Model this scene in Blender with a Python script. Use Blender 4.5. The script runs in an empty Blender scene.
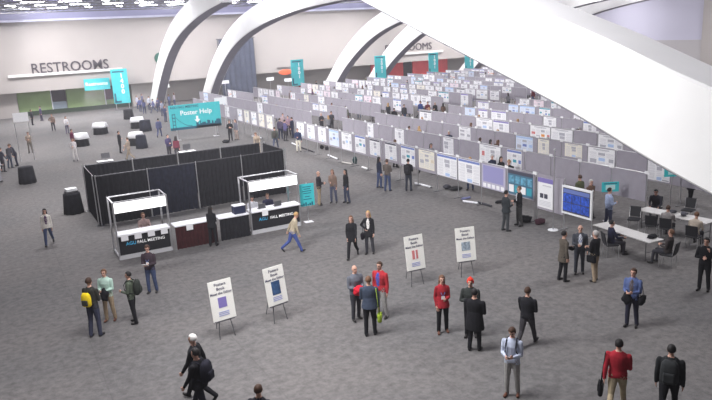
import bpy, math, random
from mathutils import Vector, Matrix, kdtree
R_ = math.radians
scene = bpy.context.scene
C = scene.collection
random.seed(7)

# ------------------------------------------------------------------ camera
FOC, PITCH, ROLL, CAMH, YAW = 680.0, R_(14), R_(-3), 8.5, R_(28)
Fv = Vector((math.sin(YAW)*math.cos(PITCH), math.cos(YAW)*math.cos(PITCH), -math.sin(PITCH)))
Rv0 = Vector((math.cos(YAW), -math.sin(YAW), 0)); Uv0 = Rv0.cross(Fv)
Rv = math.cos(ROLL)*Rv0 + math.sin(ROLL)*Uv0
Uv = -math.sin(ROLL)*Rv0 + math.cos(ROLL)*Uv0
CO = Vector((0, 0, CAMH))
cd = bpy.data.cameras.new('camera'); cam = bpy.data.objects.new('camera', cd); C.objects.link(cam)
cd.sensor_width = 36; cd.lens = FOC*36/712; cd.clip_end = 400
m3 = Matrix((Rv, Uv, -Fv)).transposed()
cam.matrix_world = Matrix.Translation(CO) @ m3.to_4x4()
scene.camera = cam

def at(x, y, z=0.0):            # where the sight line through a photo point meets a height
    d = Fv + Rv*(x-356)/FOC + Uv*(200-y)/FOC
    return CO + d*((z-CAMH)/d.z)
def on(x, y, ax, val):          # ... meets a vertical plane
    d = Fv + Rv*(x-356)/FOC + Uv*(200-y)/FOC
    return CO + d*((val-CO[ax])/d[ax])
def pr(p):
    d = Vector(p)-CO; z = d.dot(Fv)
    return (356+FOC*d.dot(Rv)/z, 200-FOC*d.dot(Uv)/z, z)

# ------------------------------------------------------------------ world, exposure, light
w = bpy.data.worlds.new('world'); scene.world = w; w.use_nodes = True
w.node_tree.nodes['Background'].inputs[0].default_value = (0.80, 0.82, 1.0, 1)
w.node_tree.nodes['Background'].inputs[1].default_value = 0.3
hv = w.node_tree.nodes.new('ShaderNodeVolumeScatter'); hv.inputs['Color'].default_value = (.93, .92, 1, 1); hv.inputs['Density'].default_value = .0011   # thin scatter added to imitate the pale wash of window-glass reflections
w.node_tree.links.new(hv.outputs[0], w.node_tree.nodes['World Output'].inputs['Volume'])
vs = scene.view_settings
vs.view_transform = 'Standard'; vs.look = 'None'; vs.gamma = 1; vs.use_curve_mapping = False
vs.exposure = 0.62

def area(name, loc, sx, sy, power, col=(1, 0.98, 1.0), target=None):
    l = bpy.data.lights.new(name, 'AREA'); l.shape = 'RECTANGLE'; l.size = sx; l.size_y = sy
    l.energy = power; l.color = col
    o = bpy.data.objects.new(name, l); C.objects.link(o); o.location = loc
    if target is not None:
        o.rotation_euler = (Vector(target)-Vector(loc)).to_track_quat('-Z', 'Y').to_euler()
    return o
for lu in (4, 26, 48, 70, 92):
    for lv in (14, 38, 62, 86):
        pw = {14: 1650 if lu < 20 else 800, 38: 1600}.get(lv, 2100)
        area('ceiling_lamp_bank', (lu, lv, 13.3), 10, 3.0, pw)
area('arch_fill_light', (2.0, 17.0, 7.6), 1.6, 1.0, 520, (1, 1, 1), (12, 17, 7.6))  # unseen fill lamp, added to brighten the side of the near arch
for (lp, tg, pw) in (((4, 86, 11.0), (20, 84, 6), 1500), ((21.5, 86, 12.0), (27, 83, 7), 260), ((32, 86, 11.5), (46, 83, 6), 1300), ((47.5, 86, 12.0), (53, 84, 7), 260), ((58, 86, 11.5), (71, 85, 6), 1000)):
    area('arch_fill_light', lp, 1.5, .8, pw, (1, .99, 1), tg)  # added fill lamps that lift only the side faces of the far arches
for (lp, tg, pw) in (((6, 24, 13.2), (15, 60, 1), 1500), ((0, 44, 13.2), (24, 50, 1), 1300), ((2, 18, 13.2), (21, 28, 1), 700)):
    area('hall_fill_light', lp, 2.0, 1.0, pw*.45, (1, .99, 1), tg).data.spread = R_(75)  # invented fill lamps, added to brighten upright signs and poster boards

# ------------------------------------------------------------------ materials
MATS = {}
def mat(name, col, rough=0.8, metal=0.0, emit=0.0, noise=0.0, nscale=8.0, spec=0.3, bump=0.0):
    if name in MATS: return MATS[name]
    m = bpy.data.materials.new(name); m.use_nodes = True
    nt = m.node_tree; b = nt.nodes['Principled BSDF']
    b.inputs['Base Color'].default_value = (*col, 1)
    b.inputs['Roughness'].default_value = rough; b.inputs['Metallic'].default_value = metal
    b.inputs['Specular IOR Level'].default_value = spec
    if emit:
        b.inputs['Emission Color'].default_value = (*col, 1); b.inputs['Emission Strength'].default_value = emit
    if noise:
        tc = nt.nodes.new('ShaderNodeTexCoord'); nz = nt.nodes.new('ShaderNodeTexNoise')
        nz.inputs['Scale'].default_value = nscale; nz.inputs['Detail'].default_value = 5
        nt.links.new(tc.outputs['Object'], nz.inputs['Vector'])
        mp = nt.nodes.new('ShaderNodeMapRange'); mp.inputs['From Min'].default_value = .3; mp.inputs['From Max'].default_value = .7
        mp.inputs['To Min'].default_value = 1-noise; mp.inputs['To Max'].default_value = 1+noise
        nt.links.new(nz.outputs['Fac'], mp.inputs['Value'])
        mx = nt.nodes.new('ShaderNodeVectorMath'); mx.operation = 'SCALE'; mx.inputs[0].default_value = col
        nt.links.new(mp.outputs['Result'], mx.inputs['Scale']); nt.links.new(mx.outputs['Vector'], b.inputs['Base Color'])
        if bump:
            bp = nt.nodes.new('ShaderNodeBump'); bp.inputs['Strength'].default_value = bump
            nt.links.new(nz.outputs['Fac'], bp.inputs['Height']); nt.links.new(bp.outputs['Normal'], b.inputs['Normal'])
    MATS[name] = m
    return m
def cloth(col):
    return mat('cloth_%02x%02x%02x' % tuple(int(min(1, c)*255) for c in col), col, .9, noise=.12, nscale=14, spec=.15)

carpet = bpy.data.materials.new('carpet'); carpet.use_nodes = True
nt = carpet.node_tree; b = nt.nodes['Principled BSDF']; b.inputs['Roughness'].default_value = .95; b.inputs['Specular IOR Level'].default_value = .1
tc = nt.nodes.new('ShaderNodeTexCoord')
n1 = nt.nodes.new('ShaderNodeTexNoise'); n1.inputs['Scale'].default_value = 4.5; n1.inputs['Detail'].default_value = 7; n1.inputs['Roughness'].default_value = .75
n2 = nt.nodes.new('ShaderNodeTexNoise'); n2.inputs['Scale'].default_value = .22; n2.inputs['Detail'].default_value = 3
r1 = nt.nodes.new('ShaderNodeValToRGB'); r1.color_ramp.elements[0].position = .3; r1.color_ramp.elements[0].color = (.098, .096, .094, 1)
r1.color_ramp.elements[1].position = .7; r1.color_ramp.elements[1].color = (.205, .198, .194, 1)
r2 = nt.nodes.new('ShaderNodeValToRGB'); r2.color_ramp.elements[0].position = .35; r2.color_ramp.elements[0].color = (.92, .92, .94, 1)
r2.color_ramp.elements[1].position = .65; r2.color_ramp.elements[1].color = (1.06, 1.03, 1.03, 1)
mm = nt.nodes.new('ShaderNodeMix'); mm.data_type = 'RGBA'; mm.blend_type = 'MULTIPLY'; mm.inputs[0].default_value = 1
for n in (n1, n2): nt.links.new(tc.outputs['Object'], n.inputs['Vector'])
nt.links.new(n1.outputs['Fac'], r1.inputs[0]); nt.links.new(n2.outputs['Fac'], r2.inputs[0])
nt.links.new(r1.outputs[0], mm.inputs[6]); nt.links.new(r2.outputs[0], mm.inputs[7])
# carpet rolls laid along the hall: thin dark seams every 3.66 m
sp = nt.nodes.new('ShaderNodeSeparateXYZ'); nt.links.new(tc.outputs['Object'], sp.inputs[0])
ad = nt.nodes.new('ShaderNodeMath'); ad.operation = 'ADD'; ad.inputs[1].default_value = 100.9
md = nt.nodes.new('ShaderNodeMath'); md.operation = 'MODULO'; md.inputs[1].default_value = 3.66
lt = nt.nodes.new('ShaderNodeMath'); lt.operation = 'LESS_THAN'; lt.inputs[1].default_value = .03
nt.links.new(sp.outputs['X'], ad.inputs[0]); nt.links.new(ad.outputs[0], md.inputs[0]); nt.links.new(md.outputs[0], lt.inputs[0])
ml = nt.nodes.new('ShaderNodeMath'); ml.operation = 'MULTIPLY_ADD'; ml.inputs[1].default_value = -.12; ml.inputs[2].default_value = 1
nt.links.new(lt.outputs[0], ml.inputs[0])
sc_ = nt.nodes.new('ShaderNodeVectorMath'); sc_.operation = 'SCALE'
nt.links.new(mm.outputs[2], sc_.inputs[0]); nt.links.new(ml.outputs[0], sc_.inputs['Scale']); nt.links.new(sc_.outputs['Vector'], b.inputs['Base Color'])

WALL = mat('cream_wall', (.375, .345, .33), .9, noise=.03, nscale=.3)
LAV = mat('lavender_panel', (.27, .27, .42), .8, noise=.04, nscale=.5)
CONC = mat('white_concrete', (.86, .86, .85), .7, noise=.03, nscale=.8)
CEIL = mat('ceiling_grey', (.55, .55, .68), .9, noise=.1, nscale=.5)
GREEN = mat('green_panel', (.27, .38, .17), .7, noise=.12, nscale=.6)
DGREEN = mat('dark_green_base', (.03, .05, .03), .7)
REDW = mat('red_panel', (.75, .08, .09), .6, noise=.08, nscale=.7)
DARK = mat('dark_opening', (.05, .04, .05), .8)
SLATE = mat('slate_curtain', (.06, .07, .105), .9, noise=.12, nscale=1.5)
STEEL = mat('steel', (.62, .62, .64), .35, .9)
GSTEEL = mat('dark_steel', (.12, .12, .13), .45, .6)
WHITE = mat('white_plastic', (.85, .86, .88), .5)
PAPER = mat('white_paper', (.84, .84, .86), .7)
LIT = mat('lit_header', (1, 1, 1), .5, emit=.9)
LAMP = mat('lamp_white', (.95, .95, 1), .5, emit=14.0)
BLACKD = mat('black_drape', (.012, .012, .016), .95, noise=.3, nscale=5)
NAVYD = mat('navy_drape', (.014, .016, .030), .95, noise=.3, nscale=5)
MAROON = mat('maroon_drape', (.05, .008, .010), .9, noise=.2, nscale=6)
BOARD = mat('grey_fabric_board', (.33, .31, .355), .95, noise=.05, nscale=3)
TEAL = mat('teal_print', (.05, .50, .54), .6, noise=.04, nscale=2)
DTEAL = mat('dark_teal_print', (.01, .10, .16), .6)
SKIN = mat('skin', (.58, .34, .26), .55, spec=.3)
SKIN2 = mat('skin_tan', (.42, .24, .17), .55, spec=.3)
SHOE = mat('black_shoe', (.02, .018, .018), .5)
BSHOE = mat('brown_shoe', (.13, .05, .03), .5)
EYE = mat('eye_dark', (.03, .02, .02), .3)
LIP = mat('lip', (.38, .13, .12), .5)
HAIR = {k: mat('hair_'+k, c, .6) for k, c in dict(black=(.012, .01, .01), brown=(.06, .03, .018), blond=(.42, .26, .11), grey=(.45, .43, .42), white=(.8, .78, .75), ginger=(.14, .07, .04)).items()}

# ------------------------------------------------------------------ mesh helpers
def tag(o, label=None, cat=None, group=None, kind=None):
    if label: o['label'] = label
    if cat: o['category'] = cat
    if group: o['group'] = group
    if kind: o['kind'] = kind
    return o
class MB:
    def __init__(s): s.v = []; s.f = []; s.m = []; s.mats = []
    def mi(s, m):
        if m not in s.mats: s.mats.append(m)
        return s.mats.index(m)
    def add(s, vs, fs, m):
        k = len(s.v); i = s.mi(m); s.v += [tuple(p) for p in vs]
        for f in fs: s.f.append(tuple(k+a for a in f)); s.m.append(i)
    def box(s, x0, x1, y0, y1, z0, z1, m, M=None, bev=0.0):
        if bev > 0:
            return s.rbox(x0, x1, y0, y1, z0, z1, m, bev, M)
        vs = [Vector((x, y, z)) for z in (z0, z1) for y in (y0, y1) for x in (x0, x1)]
        if M: vs = [M @ p for p in vs]
        s.add(vs, [(0, 2, 3, 1), (4, 5, 7, 6), (0, 1, 5, 4), (2, 6, 7, 3), (0, 4, 6, 2), (1, 3, 7, 5)], m)
    def rbox(s, x0, x1, y0, y1, z0, z1, m, r, M=None):      # box with all edges rounded off
        rings = []
        for z, i in ((z0, r), (z0+r*.3, r*.3), (z0+r, 0), (z1-r, 0), (z1-r*.3, r*.3), (z1, r)):
            a, b_, c, d = x0+i, x1-i, y0+i, y1-i; q = r
            rings.append([(a+q, c, z), (b_-q, c, z), (b_, c+q, z), (b_, d-q, z), (b_-q, d, z), (a+q, d, z), (a, d-q, z), (a, c+q, z)])
        s.loft(rings, m, M)
    def loft(s, rings, m, M=None, caps=True):
        n = len(rings[0]); vs = [Vector(p) for r in rings for p in r]
        if M: vs = [M @ p for p in vs]
        fs = []
        for i in range(len(rings)-1):
            for j in range(n):
                a = i*n+j; b_ = i*n+(j+1) % n; fs.append((a, b_, b_+n, a+n))
        if caps: fs.append(tuple(range(n))[::-1]); fs.append(tuple((len(rings)-1)*n+j for j in range(n)))
        s.add(vs, fs, m)
    def cone(s, p0, p1, r0, r1, m, n=10, caps=True):
        p0, p1 = Vector(p0), Vector(p1); d = (p1-p0).normalized()
        a = d.orthogonal().normalized(); b_ = d.cross(a)
        s.loft([[p+a*math.cos(t*2*math.pi/n)*r+b_*math.sin(t*2*math.pi/n)*r for t in range(n)] for p, r in ((p0, r0), (p1, r1))], m, None, caps)
    def tube(s, pts, r, m, n=8):
        pts = [Vector(p) for p in pts]; rings = []
        up = Vector((0, 0, 1))
        for i, p in enumerate(pts):
            d = (pts[min(i+1, len(pts)-1)]-pts[max(i-1, 0)]).normalized()
            a = d.cross(up)
            if a.length < .05: a = d.cross(Vector((1, 0, 0)))
            a.normalize(); b_ = d.cross(a)
            rr = r[i] if isinstance(r, (list, tuple)) else r
            rings.append([p+a*math.cos(t*2*math.pi/n)*rr+b_*math.sin(t*2*math.pi/n)*rr for t in range(n)])
        s.loft(rings, m)
    def ell(s, c, rad, m, M=None, nu=14, nv=9, fn=None):
        vs = []; fs = []
        c = Vector(c)
        for i in range(nv+1):
            ph = math.pi*i/nv
            for j in range(nu):
                th = 2*math.pi*j/nu
                p = Vector((math.sin(ph)*math.cos(th), math.sin(ph)*math.sin(th), math.cos(ph)))
                k = fn(p) if fn else 1
                q = Vector((p.x*rad[0], p.y*rad[1], p.z*rad[2]))*k
                vs.append((M @ (q) + c) if M else q+c)
        for i in range(nv):
            for j in range(nu):
                fs.append((i*nu+j, (i+1)*nu+j, (i+1)*nu+(j+1) % nu, i*nu+(j+1) % nu))
        s.add(vs, fs, m)
    def mesh(s, name, smooth=False):
        me = bpy.data.meshes.new(name); me.from_pydata(s.v, [], s.f)
        for m in s.mats: me.materials.append(m)
        me.polygons.foreach_set('material_index', s.m)
        if smooth: me.polygons.foreach_set('use_smooth', [True]*len(me.polygons))
        me.update(); return me
    def build(s, name, parent=None, smooth=False, loc=None, rz=None):
        o = bpy.data.objects.new(name, s.mesh(name, smooth)); C.objects.link(o)
        if parent: o.parent = parent
        if loc is not None: o.location = loc
        if rz is not None: o.rotation_euler = (0, 0, rz)
        return o
def empty(name, loc=(0, 0, 0), rz=0, **k):
    o = bpy.data.objects.new(name, None); C.objects.link(o); o.location = loc; o.rotation_euler = (0, 0, rz)
    o.empty_display_size = .2
    return tag(o, **k)
def copy_tree(o, parent=None):
    c = o.copy(); C.objects.link(c)
    if parent is not None: c.parent = parent
    for ch in list(o.children): copy_tree(ch, c)
    return c
def struct(name, mb, smooth=False):
    return tag(mb.build(name, smooth=smooth), kind='structure')
_txt = {}
def text(name, s, size, m, parent, M, ext=.004, align='CENTER', shear=0, bold=0.0):
    key = (s, size, ext, bold, align)
    if key not in _txt:
        cu = bpy.data.curves.new(name, 'FONT'); cu.body = s; cu.size = size; cu.extrude = ext; cu.align_x = align; cu.align_y = 'CENTER'
        cu.offset = bold; cu.resolution_u = 3; cu.space_line = .95
        t = bpy.data.objects.new(name, cu); C.objects.link(t)
        dg = bpy.context.evaluated_depsgraph_get(); me = bpy.data.meshes.new_from_object(t.evaluated_get(dg))
        bpy.data.objects.remove(t); _txt[key] = me
    me = _txt[key].copy(); me.materials.clear(); me.materials.append(m)
    o = bpy.data.objects.new(name, me); C.objects.link(o)
    if parent: o.parent = parent
    o.matrix_local = M
    return o
def face_negv(x, y, z):      # lettering read by someone looking along +v (y)
    return Matrix.Translation((x, y, z)) @ Matrix.Rotation(math.pi/2, 4, 'X')
def face_negu(x, y, z):      # lettering on a face turned to -u (x)
    return Matrix.Translation((x, y, z)) @ Matrix.Rotation(-math.pi/2, 4, 'Z') @ Matrix.Rotation(math.pi/2, 4, 'X')

# ------------------------------------------------------------------ the hall
WV = 97.0
m = MB(); m.box(-25, 112, -14, 106, -.3, 0, carpet); struct('floor', m)
m = MB(); m.box(-25, 112, -14, 106, 14.0, 14.3, CEIL); struct('ceiling', m)
m = MB()     # far long wall: upper cream wall overhangs a recess
m.box(-25, 112, WV-2.5, WV+.0, 3.1, 11.5, WALL)
m.box(-25, 112, WV+1.5, WV+1.8, 0, 3.4, WALL)
m.box(-25, 3.6, WV-1.2, WV+1.5, 0, 3.1, WALL)
m.box(17.6, 21.2, WV-1.2, WV+1.5, 0, 3.1, WALL)
m.box(-25, 112, WV, WV+1.8, 3.4, 11.5, WALL)
struct('wall_back', m)
m = MB(); m.box(-25, 112, WV-4.0, WV+1.8, 11.5, 14.0, LAV)
m.box(-25, 112, WV-4.15, WV-4.0, 11.5, 11.75, CEIL)
struct('trim_1', m)
m = MB(); m.box(3.0, 16.5, WV-2.9, WV-2.5, 5.0, 5.3, mat('ledge_white', (.7, .68, .66), .6)); struct('trim_2', m)
m = MB(); m.box(58.5, 67.8, WV-2.9, WV-2.5, 4.3, 4.6, mat('ledge_white', (.7, .68, .66), .6)); struct('trim_3', m)
m = MB(); m.box(103, 103.4, -14, 106, 4.2, 14, mat('pale_lavender_wall', (.50, .49, .60), .9)); m.box(102.6, 103.4, -14, 106, 0, 4.2, mat('grey_beige_wall', (.42, .40, .41), .9))
v_ = on(709, 30, 0, 102).y; m.box(102, 102.6, v_-1.2, v_+1.2, 0, 14, WALL)
struct('wall_right', m)
m = MB(); m.box(-25.3, -25, -14, 106, 0, 14, WALL); struct('wall_left', m)
m = MB(); m.box(-25, 112, -14.3, -14, 0, 14, WALL); struct('wall_front', m)
# wall lettering
text('restrooms_lettering', 'RESTROOMS', 1.75, mat('letter_dark', (.05, .04, .05), .5), None, Matrix.Translation((10.3, WV-2.56, 5.85)) @ Matrix.Rotation(math.pi/2, 4, 'X') @ Matrix.Scale(.94, 4, (1, 0, 0)), .05, bold=.012)['label'] = 'raised dark RESTROOMS letters on the cream wall above the green panels'
bpy.data.objects['restrooms_lettering']['category'] = 'sign'
l2 = text('restrooms_lettering', 'RESTROOMS', 1.6, mat('letter_dark', (.05, .04, .05), .5), None, Matrix.Translation((61.3, WV-2.56, 5.35)) @ Matrix.Rotation(math.pi/2, 4, 'X'), .05)
tag(l2, 'raised dark RESTROOMS letters on the cream wall above the red panels', 'sign')
# green panels in the recess and the red ones
def recess(name, segs, col, base, label):
    e = empty(name, (0, 0, 0), label=label, cat='wall panel')
    for a, b_ in segs:
        q = MB(); q.box(a, b_, WV-.35, WV-.1, .55, 3.05, col); q.build('panel', e)
    q = MB(); q.box(segs[0][0], segs[-1][1], WV-.45, WV-.07, 0, .55, base); q.build('plinth', e)
    return e
GP = [(3.7, 7.6), (9.5, 14.2)]
recess('green_wall_panels', GP+[(15.9, 17.5)], GREEN, DGREEN, 'long olive green panels in the wall recess under the RESTROOMS letters')
m = MB(); m.box(7.7, 9.4, WV-.1, WV+.3, 1.5, 3.05, DARK); m.box(7.7, 9.4, WV-.12, WV+.3, .55, 1.45, mat('pale_blue_counter', (.35, .42, .5), .6)); m.box(7.62, 7.72, WV-.4, WV, .5, 3.1, WHITE)
tag(m.build('service_window'), 'dark service opening between the green wall panels', 'opening')
m = MB(); m.box(14.3, 15.8, WV-.1, WV+.3, 1.2, 3.05, mat('dark_maroon', (.07, .03, .035), .8)); m.box(14.2, 14.32, WV-.4, WV, .5, 3.1, WHITE); m.box(14.32, 15.8, WV-.2, WV, .5, 1.15, GREEN)
tag(m.build('service_window'), 'dark maroon opening beside the vertical teal banner', 'opening')
recess('red_wall_panels', [(55.4, 61.5), (63.4, 70.5)], REDW, REDW, 'red panels in the far wall recess under the smaller RESTROOMS letters')
m = MB(); m.box(61.6, 63.3, WV-.05, WV+.2, .0, 3.0, DARK); tag(m.build('doorway'), 'dark doorway between the red wall panels', 'doorway')
# orange sign and white notices on the wall beside the 297 banner
p = on(282, 69, 1, WV-2.6); q = on(289, 75, 1, WV-2.6)
m = MB(); m.ell(((p.x+q.x)/2, WV-2.62, (p.z+q.z)/2), (1.1, .08, .42), mat('orange_red', (.8, .13, .05), .5)); m.box(p.x-.7, q.x+.9, WV-2.7, WV-2.56, p.z+.15, p.z+.25, GSTEEL)
tag(m.build('oval_wall_sign'), 'oval orange-red sign on the cream wall beside a teal banner', 'sign')
for (x, y, lb) in ((270, 79, 'small white notice on the wall, beside the slate curtain'), (288, 80, 'small white notice on the wall, under the orange sign'), (225, 82, 'small white notice in front of the slate curtain'), (165, 86, 'small white notice at the foot of the first arch')):
    p = on(x, y, 1, WV-4.6); m = MB(); m.box(p.x-.55, p.x+.55, WV-4.65, WV-4.6, p.z-.22, p.z+.22, WHITE)
    m.cone((p.x, WV-4.58, 0), (p.x, WV-4.58, p.z), .03, .03, STEEL, 6); tag(m.build('notice_board'), lb, 'sign')
m = MB(); m.cone((21.6, WV-2.5, 6.2), (21.6, WV-2.7, 6.2), .75, .75, mat('dark_green_disc', (.01, .09, .06), .5), 20); tag(m.build('round_wall_sign'), 'round dark green sign on the wall between the first two arches', 'sign')
# slate curtain on the far wall: pleated
def pleated(mb, p0, p1, z0, z1, mtl, depth=.06, pitch=.25, th=.03, lean=0):
    p0, p1 = Vector((*p0, 0)), Vector((*p1, 0)); L = (p1-p0).length; d = (p1-p0)/L; n = Vector((d.y, -d.x, 0))
    N = max(4, int(L/pitch*4)); ringA = []
    def row(z, off, k):
        return [p0+d*(L*i/N)+n*(math.sin(i*math.pi/2)*depth*k+off)+Vector((0, 0, z)) for i in range(N+1)]
    rows = [row(z1, 0, .6), row((z0+z1)/2, 0, 1), row(z0, 0, 1.3)]
    back = [row(z1, -th, .6), row((z0+z1)/2, -th, 1), row(z0, -th, 1.3)]
    vs = [p for r in rows+back for p in r]; n1 = N+1; fs = []
    for r in range(2):
        for i in range(N):
            fs.append((r*n1+i, (r+1)*n1+i, (r+1)*n1+i+1, r*n1+i+1))
            k = 3*n1; fs.append((k+r*n1+i, k+r*n1+i+1, k+(r+1)*n1+i+1, k+(r+1)*n1+i))
    for i in range(N): fs.append((i, i+1, 3*n1+i+1, 3*n1+i)); fs.append((2*n1+i+1, 2*n1+i, 5*n1+i, 5*n1+i+1))
    for r in range(2):
        fs.append((r*n1, 3*n1+r*n1, 3*n1+(r+1)*n1, (r+1)*n1)); fs.append((r*n1+N, (r+1)*n1+N, 3*n1+(r+1)*n1+N, 3*n1+r*n1+N))
    mb.add(vs, fs, mtl)
a = on(223, 90, 1, 93.6); b2 = on(257, 90, 1, 93.6); tp = on(245, 46, 1, 93.6)
e = empty('tall_curtain', (a.x, 93.6, 0), label='tall slate grey curtain hanging by the far wall behind the second arch', cat='curtain')
m = MB(); pleated(m, (0, 0), (b2.x-a.x, 0), .05, 8.2, SLATE, .1, .8); m.build('drape', e)
m = MB(); m.cone((-.3, 0, 8.25), (b2.x-a.x+.3, 0, 8.25), .06, .06, GSTEEL); m.cone((-.1, .1, 0), (-.1, .1, 8.3), .06, .06, GSTEEL); m.cone((b2.x-a.x+.1, .1, 0), (b2.x-a.x+.1, .1, 8.3), .06, .06, GSTEEL); m.build('rail', e)

# ------------------------------------------------------------------ arches
def arch(name, u0, u1, prof, thick, label, n=40):
    # prof: list of (v, z_top); smooth by Catmull-Rom
    pts = []
    P = [prof[0]]+prof+[prof[-1]]
    for i in range(1, len(P)-2):
        for t in [k/8 for k in range(8)]:
            q = []
            for c in (0, 1):
                a_, b_, c_, d_ = P[i-1][c], P[i][c], P[i+1][c], P[i+2][c]
                q.append(.5*((2*b_)+(-a_+c_)*t+(2*a_-5*b_+4*c_-d_)*t*t+(-a_+3*b_-3*c_+d_)*t**3))
            pts.append(q)
    pts.append(list(prof[-1]))
    rings = []
    for i, (v_, z_) in enumerate(pts):
        a_ = pts[max(i-1, 0)]; b_ = pts[min(i+1, len(pts)-1)]
        dv, dz = b_[0]-a_[0], b_[1]-a_[1]; L = math.hypot(dv, dz); nv, nz = dz/L, -dv/L
        if nz > 0: nv, nz = -nv, -nz
        lv, lz = v_+nv*thick, z_+nz*thick
        c = .05
        rings.append([(u0+c, v_, z_), (u0, v_+nv*c, z_+nz*c), (u0, lv-nv*c, lz-nz*c), (u0+c, lv, lz), (u1-c, lv, lz), (u1, lv-nv*c, lz-nz*c), (u1, v_+nv*c, z_+nz*c), (u1-c, v_, z_)])
    m = MB(); m.loft(rings, CONC)
    o = tag(m.build(name), label, 'concrete arch')
    m = MB(); strip_mat = mat('dark_grey_soffit', (.20, .19, .235), .8, noise=.08, nscale=.7)     # dark grey strip added along the arch's inner face
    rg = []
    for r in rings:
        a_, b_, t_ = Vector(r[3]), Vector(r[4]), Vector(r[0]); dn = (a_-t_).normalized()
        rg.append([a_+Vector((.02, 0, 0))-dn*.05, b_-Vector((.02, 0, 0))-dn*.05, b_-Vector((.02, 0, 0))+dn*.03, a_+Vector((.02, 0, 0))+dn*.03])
    m.loft(rg, strip_mat); m.build('dark_soffit_strip', o)
    return o
PR = [(96.2, -1.2), (92.3, 1.7), (88, 4.95), (84, 7.3), (80, 9.15), (76, 10.45), (72, 11.35), (68, 12.0), (64, 12.5), (58, 13.0), (50, 13.3), (40, 13.5)]
def pshift(dz): return [(v_, z_+(dz if z_ > 0 else 0)) for v_, z_ in PR]
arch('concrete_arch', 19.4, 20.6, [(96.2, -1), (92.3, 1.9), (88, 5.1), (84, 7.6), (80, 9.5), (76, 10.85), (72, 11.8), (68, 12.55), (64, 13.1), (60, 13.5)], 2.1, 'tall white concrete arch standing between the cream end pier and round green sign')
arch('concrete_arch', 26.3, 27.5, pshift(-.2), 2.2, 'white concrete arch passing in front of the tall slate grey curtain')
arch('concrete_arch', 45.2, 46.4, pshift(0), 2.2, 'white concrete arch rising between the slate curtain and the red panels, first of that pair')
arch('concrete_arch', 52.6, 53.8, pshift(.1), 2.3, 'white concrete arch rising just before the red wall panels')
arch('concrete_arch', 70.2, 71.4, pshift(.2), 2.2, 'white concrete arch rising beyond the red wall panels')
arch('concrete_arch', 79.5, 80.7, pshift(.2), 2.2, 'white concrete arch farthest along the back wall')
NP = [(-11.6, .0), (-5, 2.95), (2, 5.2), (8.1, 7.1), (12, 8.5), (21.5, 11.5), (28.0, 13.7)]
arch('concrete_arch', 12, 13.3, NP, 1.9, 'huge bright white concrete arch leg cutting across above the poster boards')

# ------------------------------------------------------------------ ceiling trusses and lamps
def truss_mesh(L):
    m = MB()
    for y, z in ((-.3, 0), (.3, 0), (0, .5)): m.box(0, L, y-.05, y+.05, z-.05, z+.05, GSTEEL)
    n = int(L/1.2)
    for i in range(n):
        x0, x1 = i*L/n, (i+1)*L/n
        m.cone((x0, -.3, 0), (x1, 0, .5), .03, .03, GSTEEL, 5); m.cone((x1, .3, 0), (x0, 0, .5), .03, .03, GSTEEL, 5)
        m.cone((x0, -.3, 0), (x0, .3, 0), .03, .03, GSTEEL, 5)
    for x in (L*.2, L*.8): m.cone((x, 0, .5), (x, 0, 1.6), .03, .03, GSTEEL, 5)
    return m.mesh('ceiling_truss')
tm = truss_mesh(30); ordw = 'first second third fourth fifth sixth seventh eighth ninth tenth eleventh twelfth thirteenth fourteenth fifteenth sixteenth seventeenth eighteenth nineteenth twentieth'.split()
tens = {20: 'twenty', 30: 'thirty', 40: 'forty'}; tenth = {20: 'twentieth', 30: 'thirtieth', 40: 'fortieth'}
def ordn(n):
    if n <= 20: return ordw[n-1]
    t = n//10*10
    return tenth[t] if n % 10 == 0 else tens[t]+'-'+ordw[n % 10-1]
k = 0
for i, v_ in enumerate((72, 78, 84, 90)):
    for j, u_ in enumerate((0, 31)):
        o = bpy.data.objects.new('ceiling_truss', tm); C.objects.link(o); o.location = (u_, v_, 12.4)
        tag(o, 'dark steel ceiling truss, %s row out from the back wall, %s stretch' % (ordn(4-i), ('shorter side' if j == 0 else 'arch side')), 'truss', 'steel trusses under the ceiling')
mh = MB(); mh.box(-1.1, 1.1, -.2, .2, 0, .16, GSTEEL); house = mh.mesh('housing')
mh = MB(); mh.box(-1.05, 1.05, -.17, .17, -.06, 0, LAMP); tubes = mh.mesh('tube')
li = 0
for i, v_ in enumerate((60, 65, 70, 75, 81, 87)):
    for j in range(20):
        u_ = 0.5+j*3.4+(i % 2)*1.7
        px, py, d = pr((u_, v_, 12.9))
        if not (-5 < px < 717 and -8 < py < 40): continue
        e = empty('ceiling_light', (u_, v_, 12.75), random.choice((0, .35, -.3, 1.2)), label='white tube lamp, %s lamp row out from the back wall, %s along' % (ordn(6-i), ordn(j+1)), cat='ceiling lamp', group='tube lamps under the hall ceiling')
        for nm, me in (('housing', house), ('tube', tubes)):
            o = bpy.data.objects.new(nm, me); C.objects.link(o); o.parent = e
        r = MB(); r.cone((0, 0, .1), (0, 0, 1.25), .02, .02, GSTEEL, 5); r.build('rod', e)

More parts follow.
